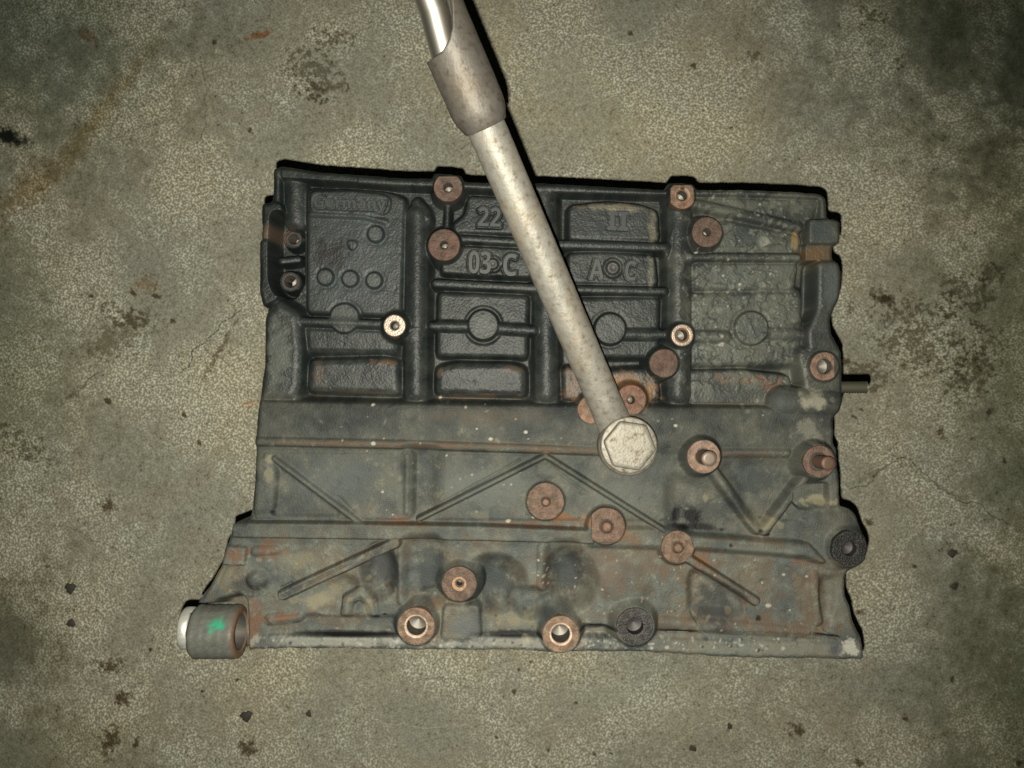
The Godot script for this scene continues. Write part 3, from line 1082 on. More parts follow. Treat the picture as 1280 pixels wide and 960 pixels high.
	feat("cross_beam", [866, 672, 1010, 681, 1030, 702, 866, 692], 2.6, 3.0, 0, 1, 0.8)
	feat("", [740, 664, 832, 664, 866, 672, 866, 690, 740, 682], 1.0, 4.0, 0, 1)
	# ---- below the beam
	feat("", [330, 682, 480, 684, 860, 690, 1000, 700, 1046, 720, 1046, 770, 1000, 790, 340, 786], -4.0, 6.0, 0, 0)
	rib("bearing_ridge", 503, 684, 502, 752, 15, -0.5, -1.5, 3.0, 6.0)
	feat("", [520, 684, 540, 684, 538, 735, 524, 745], -10.0, 14.0, 0, 2)
	hump(472, 716, 26, 42, -13.0)
	rib("bearing_ridge", 680, 684, 679, 735, 18, 0.0, -1.5, 3.0, 6.0)
	feat("", [698, 690, 710, 690, 720, 735, 704, 740], -9.0, 14.0, 0, 2)
	hump(618, 732, 46, 42, -15.0)
	hump(712, 728, 40, 46, -12.0)
	hump(664, 756, 28, 24, -9.0)
	hump(420, 745, 40, 30, -6.0)
	hump(900, 755, 34, 34, -5.0)
	hump(780, 730, 40, 30, 4.0)
	rib("web_rib", 352, 745, 493, 680, 11, 2.4, 4.0, 0.6, 1.2)
	groove(352, 745, 440, 702, 4, 1.6)
	groove(470, 680, 440, 698, 4, 1.2)
	rib("web_rib", 856, 696, 946, 753, 8, 4.4, 1.6, 0.6, 1.6)
	feat("", [866, 716, 920, 748, 920, 782, 866, 772], -10.0, 7.0, 1, 2)
	rib("oil_boss_arch", 432, 770, 434, 752, 10, -1.0, -1.0, 1.5, 2.5)
	rib("oil_boss_arch", 434, 752, 450, 742, 10, -1.0, -1.0, 1.5, 2.5)
	rib("oil_boss_arch", 450, 742, 464, 756, 10, -1.0, -1.0, 1.5, 2.5)
	rib("oil_boss_arch", 464, 756, 468, 776, 10, -1.0, -1.0, 1.5, 2.5)
	hump(1010, 700, 34, 40, 3.0)
	rib("web_rib", 1018, 718, 1023.6, 776.6, 16, 0.5, -1.0, 2.5, 5.0)
	hump(1036, 745, 14, 40, -4.0)
	# corner lump under the dark plug
	feat("corner_lump", [1000, 648, 1020, 640, 1062, 638, 1084, 676, 1080, 708, 1040, 716, 1008, 700], 2.0, 9.0, 1, 1, 3.0)
	# gap above the pan rail, then the rail
	feat("", [376, 790, 500, 792, 498, 796, 376, 795], -24.0, 1.2, 0, 2)
	feat("", [372, 772, 500, 774, 500, 792, 372, 790], -7.0, 5.0, 0, 2)
	feat("", [600, 788, 690, 789, 690, 797, 600, 797], -26.0, 1.2, 0, 2)
	feat("", [716, 780, 766, 783, 766, 790, 720, 790], -9.0, 3.0, 0, 2)
	feat("pan_rail", [310, 795, 500, 797, 640, 797, 800, 799, 1084, 806, 1084, 830, 800, 830, 310, 822], -1.0, 1.2, 0, 1, 1.0)
	rib("rail_fillet", 830, 780, 1068, 796, 20, -1.0, -2.0, 3.0, 8.0)
	groove(866, 768, 882, 794, 5, 1.8)
	groove(835, 792, 862, 792, 4, 1.6)
	groove(1016, 793, 1050, 800, 6, 2.0)
	groove(1050, 800, 1032, 788, 4, 1.2)
	groove(930, 738, 938, 780, 5, 0.9)
	# pedestal of the arched boss
	feat("boss_pedestal", [556, 758, 598, 757, 600, 800, 552, 800], 0.5, 2.0, 1, 1, 0.8)
	# left gusset and lug seat
	feat("gusset", [290, 676, 330, 682, 345, 712, 336, 745, 310, 748, 296, 740, 250, 760, 262, 728, 282, 690], -3.0, 5.0, 1, 0, 1.0)
	rib("gusset_rib", 300, 690, 268, 752, 20, 0.0, -3.0, 3.0, 4.0)
	hump(320, 726, 16, 14, 5.0)
	rib("", 318, 690, 345, 688, 16, -1.0, -2.0, 3.0, 2.0)
	groove(350, 738, 362, 732, 8, 3.0)
	feat("notch_face", [280, 684, 306, 686, 304, 706, 278, 705], 0.4, 1.4, 0, 0)
	feat("", [226, 756, 299, 752, 300, 830, 226, 830], -30.0, 8.0, 0, 2)
	feat("lug_cheek", [296, 748, 312, 744, 314, 806, 296, 818], -30.0, 9.0, 0, 2)
	rib("", 336, 776, 372, 772, 9, 0.0, -2.0, 1.5, 2.5)
	# sand pits and blow holes of the cast skin
	for n in 420:
		hump(rng.randf_range(325, 1045), rng.randf_range(500, 815), rng.randf_range(1.5, 4.5), rng.randf_range(1.5, 4.0), rng.randf_range(-0.7, 0.5))
	for n in 160:
		hump(rng.randf_range(325, 1045), rng.randf_range(225, 500), rng.randf_range(1.5, 4.0), rng.randf_range(1.5, 4.0), rng.randf_range(-0.6, 0.4))
	# pedestals under the bosses
	for p in [[520, 783, 23, 6, 7, 3.0], [701, 793, 23, 6, 7, 3.0], [794, 783, 23, 8, 10, 2.2], [1062, 686, 21, 10, 9, 2.6], [880, 571, 20, 12, 8, 3.2], [1024, 577, 20, 12, 8, 3.2], [493, 407, 13, 5, 6, 3.0], [853, 419, 13, 3, 5, 3.0], [555, 306, 19, 1, 5, 3.5], [884, 290, 18, 1, 5, 3.5], [560, 234, 16, 1, 4, 4.0], [853, 244, 15, 1, 4, 4.0], [574, 730, 21, 5, 5, 2.6], [789, 500, 18, 4, 5, 3.0], [740, 512, 18, 2, 4, 3.0], [830, 454, 17, 1, 4, 3.0], [682, 627, 22, 4, 3, 4.0], [758, 658, 22, 6, 3, 4.0], [847, 684, 20, 4, 4, 3.0], [1031, 458, 17, 3, 4, 3.0]]:
		disc("", p[0], p[1], p[2] + 1.0, p[3] - 1.6, p[4], p[5])
	hump(537, 752, 22, 18, -3.0)
	hump(690, 760, 22, 16, -3.5)
	hump(500, 420, 20, 12, 1.5)
	rib("", 560, 250, 558, 288, 7, -6.0, -6.0, 1.0, 1.4)
	rib("", 505, 415, 522, 410, 14, -1.0, -3.0, 2.5, 3.0)


func colour_casting() -> void:
	var rust := Color(0.118, 0.062, 0.038)
	var rust2 := Color(0.090, 0.066, 0.046)
	var caked := Color(0.074, 0.078, 0.062)
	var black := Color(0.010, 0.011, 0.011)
	var pale := Color(0.26, 0.26, 0.22)
	var tan := Color(0.17, 0.155, 0.105)
	# bare dark paint on the left and middle cells
	paint(440, 320, 75, 95, Color(0.034, 0.041, 0.042), 0.6, 0.5)
	paint(410, 315, 28, 24, black, 0.8, 0.9)
	paint(365, 320, 22, 60, black, 0.8, 0.3, 0.0, -10.0)
	paint(772, 280, 60, 40, Color(0.022, 0.026, 0.026), 0.6, 0.4)
	paint(768, 256, 60, 6, Color(0.12, 0.105, 0.07), 0.6, 0.8, 0.03)
	paint(818, 285, 6, 24, Color(0.12, 0.105, 0.07), 0.5, 0.9)
	paint(816, 340, 5, 22, Color(0.11, 0.105, 0.08), 0.5, 0.9)
	paint(348, 445, 18, 52, Color(0.075, 0.08, 0.07), 0.6, 0.8)
	# caked right end
	for p in [[930, 254, 60, 9, 0.1], [990, 252, 30, 10, 0.0], [905, 300, 26, 18, 0.2], [960, 300, 18, 16, 0.0], [930, 345, 60, 16, 0.0], [930, 390, 60, 26, 0.0], [985, 395, 16, 40, 0.0], [930, 435, 50, 14, 0.0], [990, 340, 10, 40, 0.0]]:
		paint(p[0], p[1], p[2], p[3], caked, 0.62, 1.2, p[4])
	paint(960, 300, 7, 6, pale, 0.6, 1.0)
	paint(935, 300, 25, 12, Color(0.04, 0.046, 0.045), 0.6, 0.8)
	paint(935, 345, 40, 14, Color(0.055, 0.065, 0.062), 0.5, 0.8)
	paint(940, 410, 20, 18, Color(0.075, 0.08, 0.07), 0.4, 0.9)
	paint(1000, 296, 6, 14, Color(0.17, 0.115, 0.05), 0.8, 0.6)
	paint(1025, 316, 26, 13, Color(0.075, 0.050, 0.027), 1.0, 0.2)
	paint(343, 289, 24, 13, Color(0.070, 0.050, 0.036), 1.0, 0.15)
	paint(1030, 290, 22, 16, Color(0.038, 0.046, 0.048), 0.7, 0.4)
	paint(1040, 355, 12, 30, Color(0.055, 0.064, 0.064), 0.7, 0.4)
	paint(1015, 375, 9, 40, Color(0.03, 0.034, 0.034), 0.6, 0.5, 0.0, -10)
	# oil gallery: bare pale metal
	paint(1015, 500, 22, 14, Color(0.20, 0.19, 0.15), 0.8, 0.9)
	paint(1012, 540, 20, 16, Color(0.14, 0.135, 0.11), 0.7, 0.9)
	paint(980, 505, 16, 18, Color(0.05, 0.056, 0.055), 0.7, 0.5)
	# rust
	for p in [[940, 474, 50, 7, 0.08, 0.8], [960, 478, 20, 9, 0.1, 0.7], [785, 475, 40, 14, 0.15, 0.85], [815, 490, 16, 16, 0.0, 0.8], [720, 482, 18, 22, 0.0, 0.75], [480, 452, 18, 5, 0.0, 0.6], [640, 462, 16, 5, 0.0, 0.4], [548, 462, 6, 8, 0.0, 0.5], [395, 470, 10, 20, 0.0, 0.35], [490, 418, 7, 8, 0.4, 0.9], [500, 650, 22, 5, 0.0, 0.7], [720, 650, 30, 8, 0.1, 0.75], [660, 655, 60, 4, 0.05, 0.45], [350, 773, 24, 5, -0.05, 1.0], [1010, 706, 18, 10, 0.1, 0.85], [1022, 730, 8, 20, 0.0, 0.5], [880, 690, 18, 6, 0.2, 0.6], [480, 735, 10, 14, 0.0, 0.4], [600, 675, 40, 4, 0.0, 0.3], [336, 690, 24, 14, 0.0, 0.75], [294, 696, 16, 12, 0.0, 0.95], [314, 775, 10, 36, 0.0, 0.85], [310, 800, 14, 22, 0.3, 0.8], [420, 814, 110, 3, 0.0, 0.5], [680, 735, 20, 8, 0.0, 0.4], [760, 720, 16, 30, 0.0, 0.35], [925, 568, 60, 5, 0.0, 0.3]]:
		paint(p[0], p[1], p[2], p[3], rust.lerp(rust2, rng.randf() * 0.9), p[5] * 0.85, 1.0, p[4])
	for p in [[780, 710, 90, 30, 0.0, 0.45], [470, 705, 60, 30, -0.4, 0.25], [880, 775, 90, 10, 0.03, 0.65], [990, 785, 80, 12, 0.05, 0.7], [860, 710, 40, 30, 0.4, 0.5], [610, 520, 70, 12, 0.0, 0.3], [640, 557, 120, 5, 0.03, 0.55], [430, 555, 110, 5, 0.02, 0.45], [590, 497, 60, 4, 0.0, 0.4], [930, 730, 70, 40, 0.0, 0.3], [1010, 740, 20, 40, 0.0, 0.5], [420, 775, 40, 14, 0.0, 0.4]]:
		paint(p[0], p[1], p[2], p[3], rust2, p[5], 0.9, p[4])
	for p in [[410, 553, 90, 2.5, 0.015, 0.6], [560, 558, 90, 2.5, 0.03, 0.75], [690, 562, 60, 3, 0.03, 0.8], [690, 566, 40, 3, 0.1, 0.5], [520, 655, 60, 2.5, 0.0, 0.7], [680, 658, 70, 3, 0.04, 0.85], [900, 673, 40, 2, 0.06, 0.6], [960, 677, 40, 2, 0.06, 0.6], [900, 790, 90, 2, 0.02, 0.75], [1000, 794, 50, 2.5, 0.05, 0.6], [590, 494, 55, 2, 0.0, 0.6], [440, 492, 50, 2, 0.0, 0.4], [920, 506, 50, 2, 0.0, 0.5], [400, 812, 80, 2, 0.0, 0.5]]:
		paint(p[0], p[1], p[2], p[3], Color(0.070, 0.047, 0.030), p[5], 0.7, p[4])
	for p in [[770, 478, 26, 12, 0.2, 0.8], [812, 496, 14, 12, 0.0, 0.8], [708, 648, 30, 7, 0.1, 0.8], [785, 668, 18, 8, 0.4, 0.5], [872, 700, 16, 8, 0.6, 0.6], [550, 760, 10, 10, 0.0, 0.4], [540, 800, 14, 6, 0.0, 0.5], [725, 805, 14, 5, 0.0, 0.5]]:
		paint(p[0], p[1], p[2], p[3], Color(0.125, 0.066, 0.032), p[5], 1.1, p[4])
	# shade of the hollows, painted in as a darker tone
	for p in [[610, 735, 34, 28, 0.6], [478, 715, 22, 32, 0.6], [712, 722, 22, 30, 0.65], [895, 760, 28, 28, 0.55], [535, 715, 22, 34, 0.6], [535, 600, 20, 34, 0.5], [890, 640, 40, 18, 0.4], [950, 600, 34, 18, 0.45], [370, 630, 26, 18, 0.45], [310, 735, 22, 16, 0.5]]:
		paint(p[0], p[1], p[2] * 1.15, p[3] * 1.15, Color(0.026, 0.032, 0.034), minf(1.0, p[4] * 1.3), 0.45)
	# wet black oil
	paint(848, 645, 8, 14, black, 1.0, 0.3)
	paint(866, 648, 15, 15, black, 1.0, 0.5)
	paint(868, 660, 36, 5, black, 1.0, 0.3, 0.08)
	for p in [[905, 664, 6, 3], [953, 650, 6, 4], [950, 663, 4, 3], [960, 669, 7, 2], [912, 681, 3, 3], [906, 687, 2, 2], [950, 775, 4, 4], [340, 642, 6, 4], [470, 772, 6, 3], [480, 770, 5, 2], [656, 767, 2.5, 2.5], [663, 776, 2.5, 2.5], [620, 772, 2, 2]]:
		paint(p[0], p[1], p[2], p[3], black, 0.95, 0.5)
	# tan dirt
	for p in [[1025, 627, 20, 6, 0.0, 0.9], [1005, 628, 8, 5, 0.0, 0.7], [955, 655, 26, 8, 0.1, 0.55], [885, 625, 4, 5, 0.0, 0.6], [458, 765, 7, 12, 0.0, 0.6], [640, 775, 22, 10, 0.0, 0.45], [650, 780, 24, 8, 0.0, 0.4], [400, 750, 30, 10, -0.4, 0.5], [385, 752, 22, 8, 0.0, 0.5], [600, 645, 12, 8, 0.0, 0.3], [365, 702, 26, 10, 0.0, 0.4], [336, 590, 5, 26, 0.0, 0.6], [275, 720, 12, 18, 0.5, 0.4], [770, 792, 26, 5, 0.0, 0.4]]:
		paint(p[0], p[1], p[2], p[3], tan, p[5], 1.1, p[4])
	# gritty pan rail
	paint(420, 803, 120, 10, Color(0.20, 0.20, 0.175), 0.75, 1.1)
	paint(640, 805, 130, 9, Color(0.19, 0.19, 0.17), 0.7, 1.2)
	paint(940, 812, 140, 10, Color(0.15, 0.15, 0.125), 0.6, 1.1)
	paint(1064, 812, 14, 12, Color(0.36, 0.35, 0.30), 0.7, 1.6)
	paint(1046, 812, 10, 8, Color(0.05, 0.052, 0.06), 0.8, 0.8)
	paint(580, 782, 18, 13, Color(0.085, 0.092, 0.096), 0.55, 1.2)
	specks(150, 320, 797, 980, 814, Color(0.27, 0.27, 0.24), 1.0, 3.2)
	specks(110, 320, 797, 1000, 816, Color(0.035, 0.035, 0.035), 1.0, 3.4)
	# pale grit stuck to the skirt
	specks(26, 450, 500, 700, 655, Color(0.30, 0.29, 0.24), 0.9, 2.0)
	specks(20, 820, 680, 1010, 790, Color(0.30, 0.29, 0.24), 0.9, 2.0)
	specks(12, 670, 690, 690, 735, Color(0.36, 0.34, 0.29), 0.9, 1.9)
	specks(26, 720, 690, 860, 770, Color(0.24, 0.22, 0.18), 0.9, 2.4)
	specks(40, 330, 500, 1040, 800, Color(0.20, 0.20, 0.17), 0.8, 1.8)
	specks(40, 870, 240, 1000, 440, Color(0.30, 0.30, 0.25), 0.8, 2.2)
	specks(30, 500, 460, 860, 800, Color(0.02, 0.02, 0.018), 0.8, 1.6)
	for p in [[466, 506, 3], [467, 554, 4], [478, 615, 3], [548, 497, 2.5], [596, 536, 2.5], [613, 549, 3], [657, 540, 2.5], [635, 652, 4], [630, 606, 2.5], [639, 606, 2.5], [982, 720, 3], [962, 759, 5], [1009, 721, 2.5], [904, 420, 4], [905, 430, 5], [844, 532, 3], [680, 722, 4], [590, 594, 3], [990, 765, 2.5]]:
		paint(p[0], p[1], p[2] * 0.8, p[2] * 0.62, Color(0.30, 0.285, 0.24), 0.9, 0.8)
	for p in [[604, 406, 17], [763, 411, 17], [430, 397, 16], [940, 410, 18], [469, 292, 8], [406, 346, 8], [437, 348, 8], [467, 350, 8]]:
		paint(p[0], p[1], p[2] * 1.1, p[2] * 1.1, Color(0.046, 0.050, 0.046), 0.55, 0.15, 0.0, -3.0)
	# shade in the gap and grooves above the pan rail, painted black
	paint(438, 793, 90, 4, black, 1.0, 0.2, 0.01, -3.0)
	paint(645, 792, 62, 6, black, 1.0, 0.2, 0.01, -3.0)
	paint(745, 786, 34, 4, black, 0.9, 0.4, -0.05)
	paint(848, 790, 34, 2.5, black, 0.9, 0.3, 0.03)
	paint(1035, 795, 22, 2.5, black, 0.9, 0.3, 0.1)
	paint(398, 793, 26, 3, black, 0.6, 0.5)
	# mottled crust on the right cell and round the studs
	specks(90, 866, 325, 1000, 455, Color(0.095, 0.100, 0.080), 2.0, 6.0)
	specks(70, 866, 325, 1000, 455, Color(0.045, 0.052, 0.050), 2.0, 6.0)
	specks(60, 870, 243, 1020, 318, Color(0.10, 0.10, 0.08), 1.5, 5.0)
	specks(40, 870, 243, 1020, 318, Color(0.035, 0.040, 0.040), 1.5, 5.0)
	specks(60, 300, 690, 460, 780, Color(0.13, 0.125, 0.095), 1.5, 5.0)
	specks(70, 830, 690, 1050, 790, Color(0.115, 0.098, 0.072), 2.0, 6.0)
	specks(60, 330, 500, 1030, 660, Color(0.105, 0.105, 0.085), 1.5, 5.0)
	paint(420, 600, 60, 34, Color(0.060, 0.068, 0.068), 0.6, 0.7)
	paint(600, 610, 60, 30, Color(0.088, 0.096, 0.086), 0.6, 0.8)
	paint(780, 620, 50, 24, Color(0.085, 0.092, 0.080), 0.6, 0.8)
	paint(660, 800, 10, 6, Color(0.20, 0.18, 0.13), 0.5, 0.8)
	paint(950, 690, 50, 8, Color(0.105, 0.11, 0.095), 0.7, 0.7, 0.06)


func add_bosses() -> void:
	var r1 := Color(0.122, 0.077, 0.057)
	var r2 := Color(0.080, 0.046, 0.034)
	var r3 := Color(0.078, 0.043, 0.031)
	var up := -PI / 2
	# on the upper wall
	boss(560, 234, 18, 1, Color(0.085, 0.053, 0.040), "hole", 6, {"flats": [[up, 15.0]], "label": "rusty square-topped boss on the top edge, left one", "dish": 0.3})
	boss(555, 306, 20, 1, r3, "hole", 5, {"label": "rusty round boss below the left top boss"})
	boss(853, 244, 17, 1, Color(0.15, 0.09, 0.06), "hole", 6.5, {"flats": [[up, 14.0], [PI, 16.0], [0.0, 16.0]], "rim": Color(0.26, 0.17, 0.105), "chamfer": 1.6, "label": "rusty square-topped boss on the top edge, right one"})
	boss(884, 290, 19, 1, r2, "hole", 5, {"label": "rusty round boss below the right top boss"})
	boss(493, 407, 14, 5, Color(0.22, 0.18, 0.145), "hole", 5, {"mat": "worn_metal", "label": "bright ringed boss beside the left panel", "hole_mat": "steel"})
	boss(853, 419, 14, 3, Color(0.24, 0.19, 0.15), "hole", 7, {"mat": "worn_metal", "chamfer": 1.2, "rim": Color(0.25, 0.15, 0.1), "hole_mat": "steel", "label": "small bright ringed boss on the right bolt column"})
	boss(830, 454, 18, 1, r3, "plain", 0, {"wob": 0.04, "label": "blank rusty boss without a hole"})
	boss(789, 500, 19, 4, Color(0.14, 0.068, 0.044), "hole", 5, {"label": "rusty boss peeking out right of the pipe"})
	boss(740, 512, 18, 2, Color(0.17, 0.10, 0.065), "plain", 0, {"label": "rusty boss mostly hidden behind the pipe"})
	boss(1031, 458, 18, 3, Color(0.15, 0.098, 0.072), "hole", 9.5, {"flats": [[0.0, 13.5]], "hole_mat": "steel", "deep": 10.0, "label": "rusty boss with a wide bright hole at the right end"})
	# on the skirt
	boss(880, 571, 21, 12, Color(0.20, 0.14, 0.11), "stud", 10, {"up": 14.0, "well": 5.0, "label": "round boss with a steel stud sticking up"})
	boss(1024, 577, 20, 12, Color(0.115, 0.066, 0.055), "stud", 11, {"up": 12.0, "well": 4.6, "stud_mat": "rusty_steel", "wob": 0.03, "label": "rusty boss with a bent stud at the right edge", "lean": Vector3(0, 0, -0.12)})
	boss(682, 627, 23.5, 4, r1, "nub", 5, {"label": "rusty disc boss with a small central pin"})
	boss(758, 658, 23.5, 6, r1, "nub", 7, {"flats": [[PI, 20.0], [PI / 2, 22.0]], "label": "rusty boss with one straight side"})
	boss(847, 684, 20.5, 4, Color(0.135, 0.088, 0.062), "nub", 6, {"wob": 0.03, "label": "worn rusty boss at the end of the web rib"})
	boss(574, 730, 22, 5, Color(0.105, 0.068, 0.052), "hole", 4, {"rim": Color(0.40, 0.27, 0.17), "chamfer": 2.4, "label": "brown arched boss on a pedestal"})
	# along the pan rail
	boss(520, 783, 23.5, 6, Color(0.175, 0.118, 0.084), "hole", 12, {"rim": Color(0.58, 0.48, 0.40), "chamfer": 1.2, "deep": 16.0, "hole_mat": "steel", "label": "rusty ring boss with a wide hole, left on the pan rail"})
	boss(701, 793, 23, 6, Color(0.195, 0.128, 0.086), "hole", 11.5, {"rim": Color(0.58, 0.48, 0.40), "chamfer": 1.2, "deep": 18.0, "hole_mat": "steel", "label": "rusty ring boss with a wide hole, middle of the pan rail"})
	boss(794, 783, 23, 8, Color(0.060, 0.060, 0.060), "hole", 10.5, {"mat": "grit", "deep": 9.0, "hole_mat": "dark_steel", "wob": 0.02, "label": "black gritty ring boss on the pan rail"})
	boss(1062, 686, 22, 10, Color(0.022, 0.022, 0.022), "hole", 9, {"mat": "grit", "deep": 7.0, "hole_mat": "dark_steel", "wob": 0.03, "label": "black ring boss at the lower right corner"})
	# holes in the lugs of the left end
	for p in [[367, 299, -16.6, 9.5], [363, 352, -14.6, 11]]:
		var o := part("lug_hole", lathe([[p[3] * 0.40, 0.4, Color(0.04, 0.036, 0.033)], [p[3] * 0.50, 0.9, Color(0.03, 0.027, 0.025)], [p[3] * 0.6, 0.2, Color(0.03, 0.03, 0.03)], [p[3] * 0.65, -3.0, Color(0.02, 0.02, 0.02)]], 40), mats.rust, block)
		o.position = pt(p[0], p[1], p[2])
		part("threaded_hole", thread_tube(p[3] * 0.40, 0.4, -20.0, 1.25, 0.3, false), mats.steel, o)
		punch(p[0], p[1], p[2], p[3] * 0.42, 24.0)
	# stud out of the right end
	var st := part("side_stud", thread_tube(4.3, 20.0, -12.0, 1.9, 0.7, true), mats.dull_steel, block)
	st.position = pt(1047, 484, -14.0)
	st.material_override = mats.olive_steel
	st.rotation = Vector3(0, 0, -PI / 2)
	st.set_meta("label", "threaded steel stud sticking out of the right end")
	var tip := part("stud_tip", lathe([[0.02, 20.6, Color(0.3, 0.28, 0.22)], [3.2, 20.6, Color(0.3, 0.28, 0.22)], [4.3, 19.8, Color(0.3, 0.28, 0.22)]], 32), mats.olive_steel, st)


func add_lettering() -> void:
	cast_text("Germany", 437, 254, -5.2, 14, 1.08, 1.0)
	cast_text("22", 612, 272, -6.5, 24, 0.85, 1.4)
	cast_text("03", 600, 329, -6.5, 28, 0.72, 1.6)
	cast_text("C", 637, 332, -6.5, 28, 0.80, 1.6)
	cast_text("A", 746, 337, -7.0, 25, 0.80, 0.7)
	cast_text("C", 788, 339, -7.0, 25, 0.75, 0.7)
	cast_text("II", 772, 276, -7.0, 22, 1.2, 0.35)
	for p in [[616, 330, -6.5, 5.5], [766, 335, -7.0, 7.0]]:
		var k := 0.552
		var o := part("raised_dot", lathe([[0.02, 0.2, Color(0.05, 0.05, 0.05)], [p[3] * k * 0.45, 0.2, Color(0.05, 0.05, 0.05)], [p[3] * k * 0.6, 1.1, Color(0.05, 0.05, 0.05)], [p[3] * k * 0.9, 1.1, Color(0.05, 0.05, 0.05)], [p[3] * k, 0.8, Color(0.05, 0.05, 0.05)], [p[3] * k, -1.0, Color(0.05, 0.05, 0.05)]], 32), mats.casting, block)
		o.position = pt(p[0], p[1], p[2])


func add_lug() -> void:
	# the bored lug at the lower left: a lying barrel whose bore opens to the right, a pale bushing in its left end
	var iron := Color(0.10, 0.102, 0.090)
	var prof := [[12.0, 0.2, Color(0.10, 0.07, 0.05)], [12.8, 0.9, Color(0.18, 0.12, 0.085)], [14.5, 1.0, Color(0.13, 0.078, 0.052)], [17.2, 0.8, Color(0.13, 0.078, 0.052)], [18.2, -0.4, Color(0.11, 0.085, 0.065)]]
	for i in 14: prof.append([18.5 + 0.3 * sin(i * 2.1), -2.0 - i * 2.1, iron])
	prof.append([16.6, -31.6, iron])
	prof.append([9.0, -31.9, iron])
	var m := lathe(prof, 80, [], 0.03)
	# green paint on the barrel's top: recolour by place
	var arr := m.surface_get_arrays(0)
	var v: PackedVector3Array = arr[Mesh.ARRAY_VERTEX]
	var c: PackedColorArray = arr[Mesh.ARRAY_COLOR]
	var nz := noise(220.0, 77)
	for i in v.size():
		var s := Vector2((v[i].y + 0.0105) / 0.0066, (v[i].z + 0.0095) / 0.0048)
		if v[i].x < 0.0 and s.length() + nz.get_noise_3dv(v[i]) * 0.8 < 1.0: c[i] = c[i].lerp(Color(0.03, 0.26, 0.155), clampf(1.6 - 1.5 * (s.length() + nz.get_noise_3dv(v[i]) * 0.8), 0.2, 0.95))
	arr[Mesh.ARRAY_COLOR] = c
	var am := ArrayMesh.new()
	am.add_surface_from_arrays(Mesh.PRIMITIVE_TRIANGLES, arr)
	var o := part("bored_lug", am, mats.casting, block)
	o.position = pt(300, 790, -17.5)
	o.rotation = Vector3(0, 0, -PI / 2)
	o.set_meta("label", "bored barrel lug with a splash of green paint at the lower left")
	var bore := part("lug_bore", lathe([[12.1, 0.3, Color(0.10, 0.09, 0.08)], [12.0, -8.0, Color(0.16, 0.15, 0.135)], [12.0, -22.0, Color(0.06, 0.06, 0.055)], [0.02, -22.2, Color(0.03, 0.03, 0.03)]], 48), mats.steel, o)  # glint band and darkness of the depth painted into the bore's colours
	var bc := Color(0.62, 0.61, 0.56)
	var b := part("bushing", lathe([[14.0, -31.0, bc], [14.6, -31.8, bc], [14.6, -36.0, bc * 0.9], [14.2, -37.2, bc], [10.5, -37.4, bc], [9.8, -36.8, bc], [9.8, -31.0, bc]], 64), mats.worn_metal, o)
	b.position = Vector3(-0.004, 0, -0.004)
	b.set_meta("label", "pale steel bushing in the lug's left end")


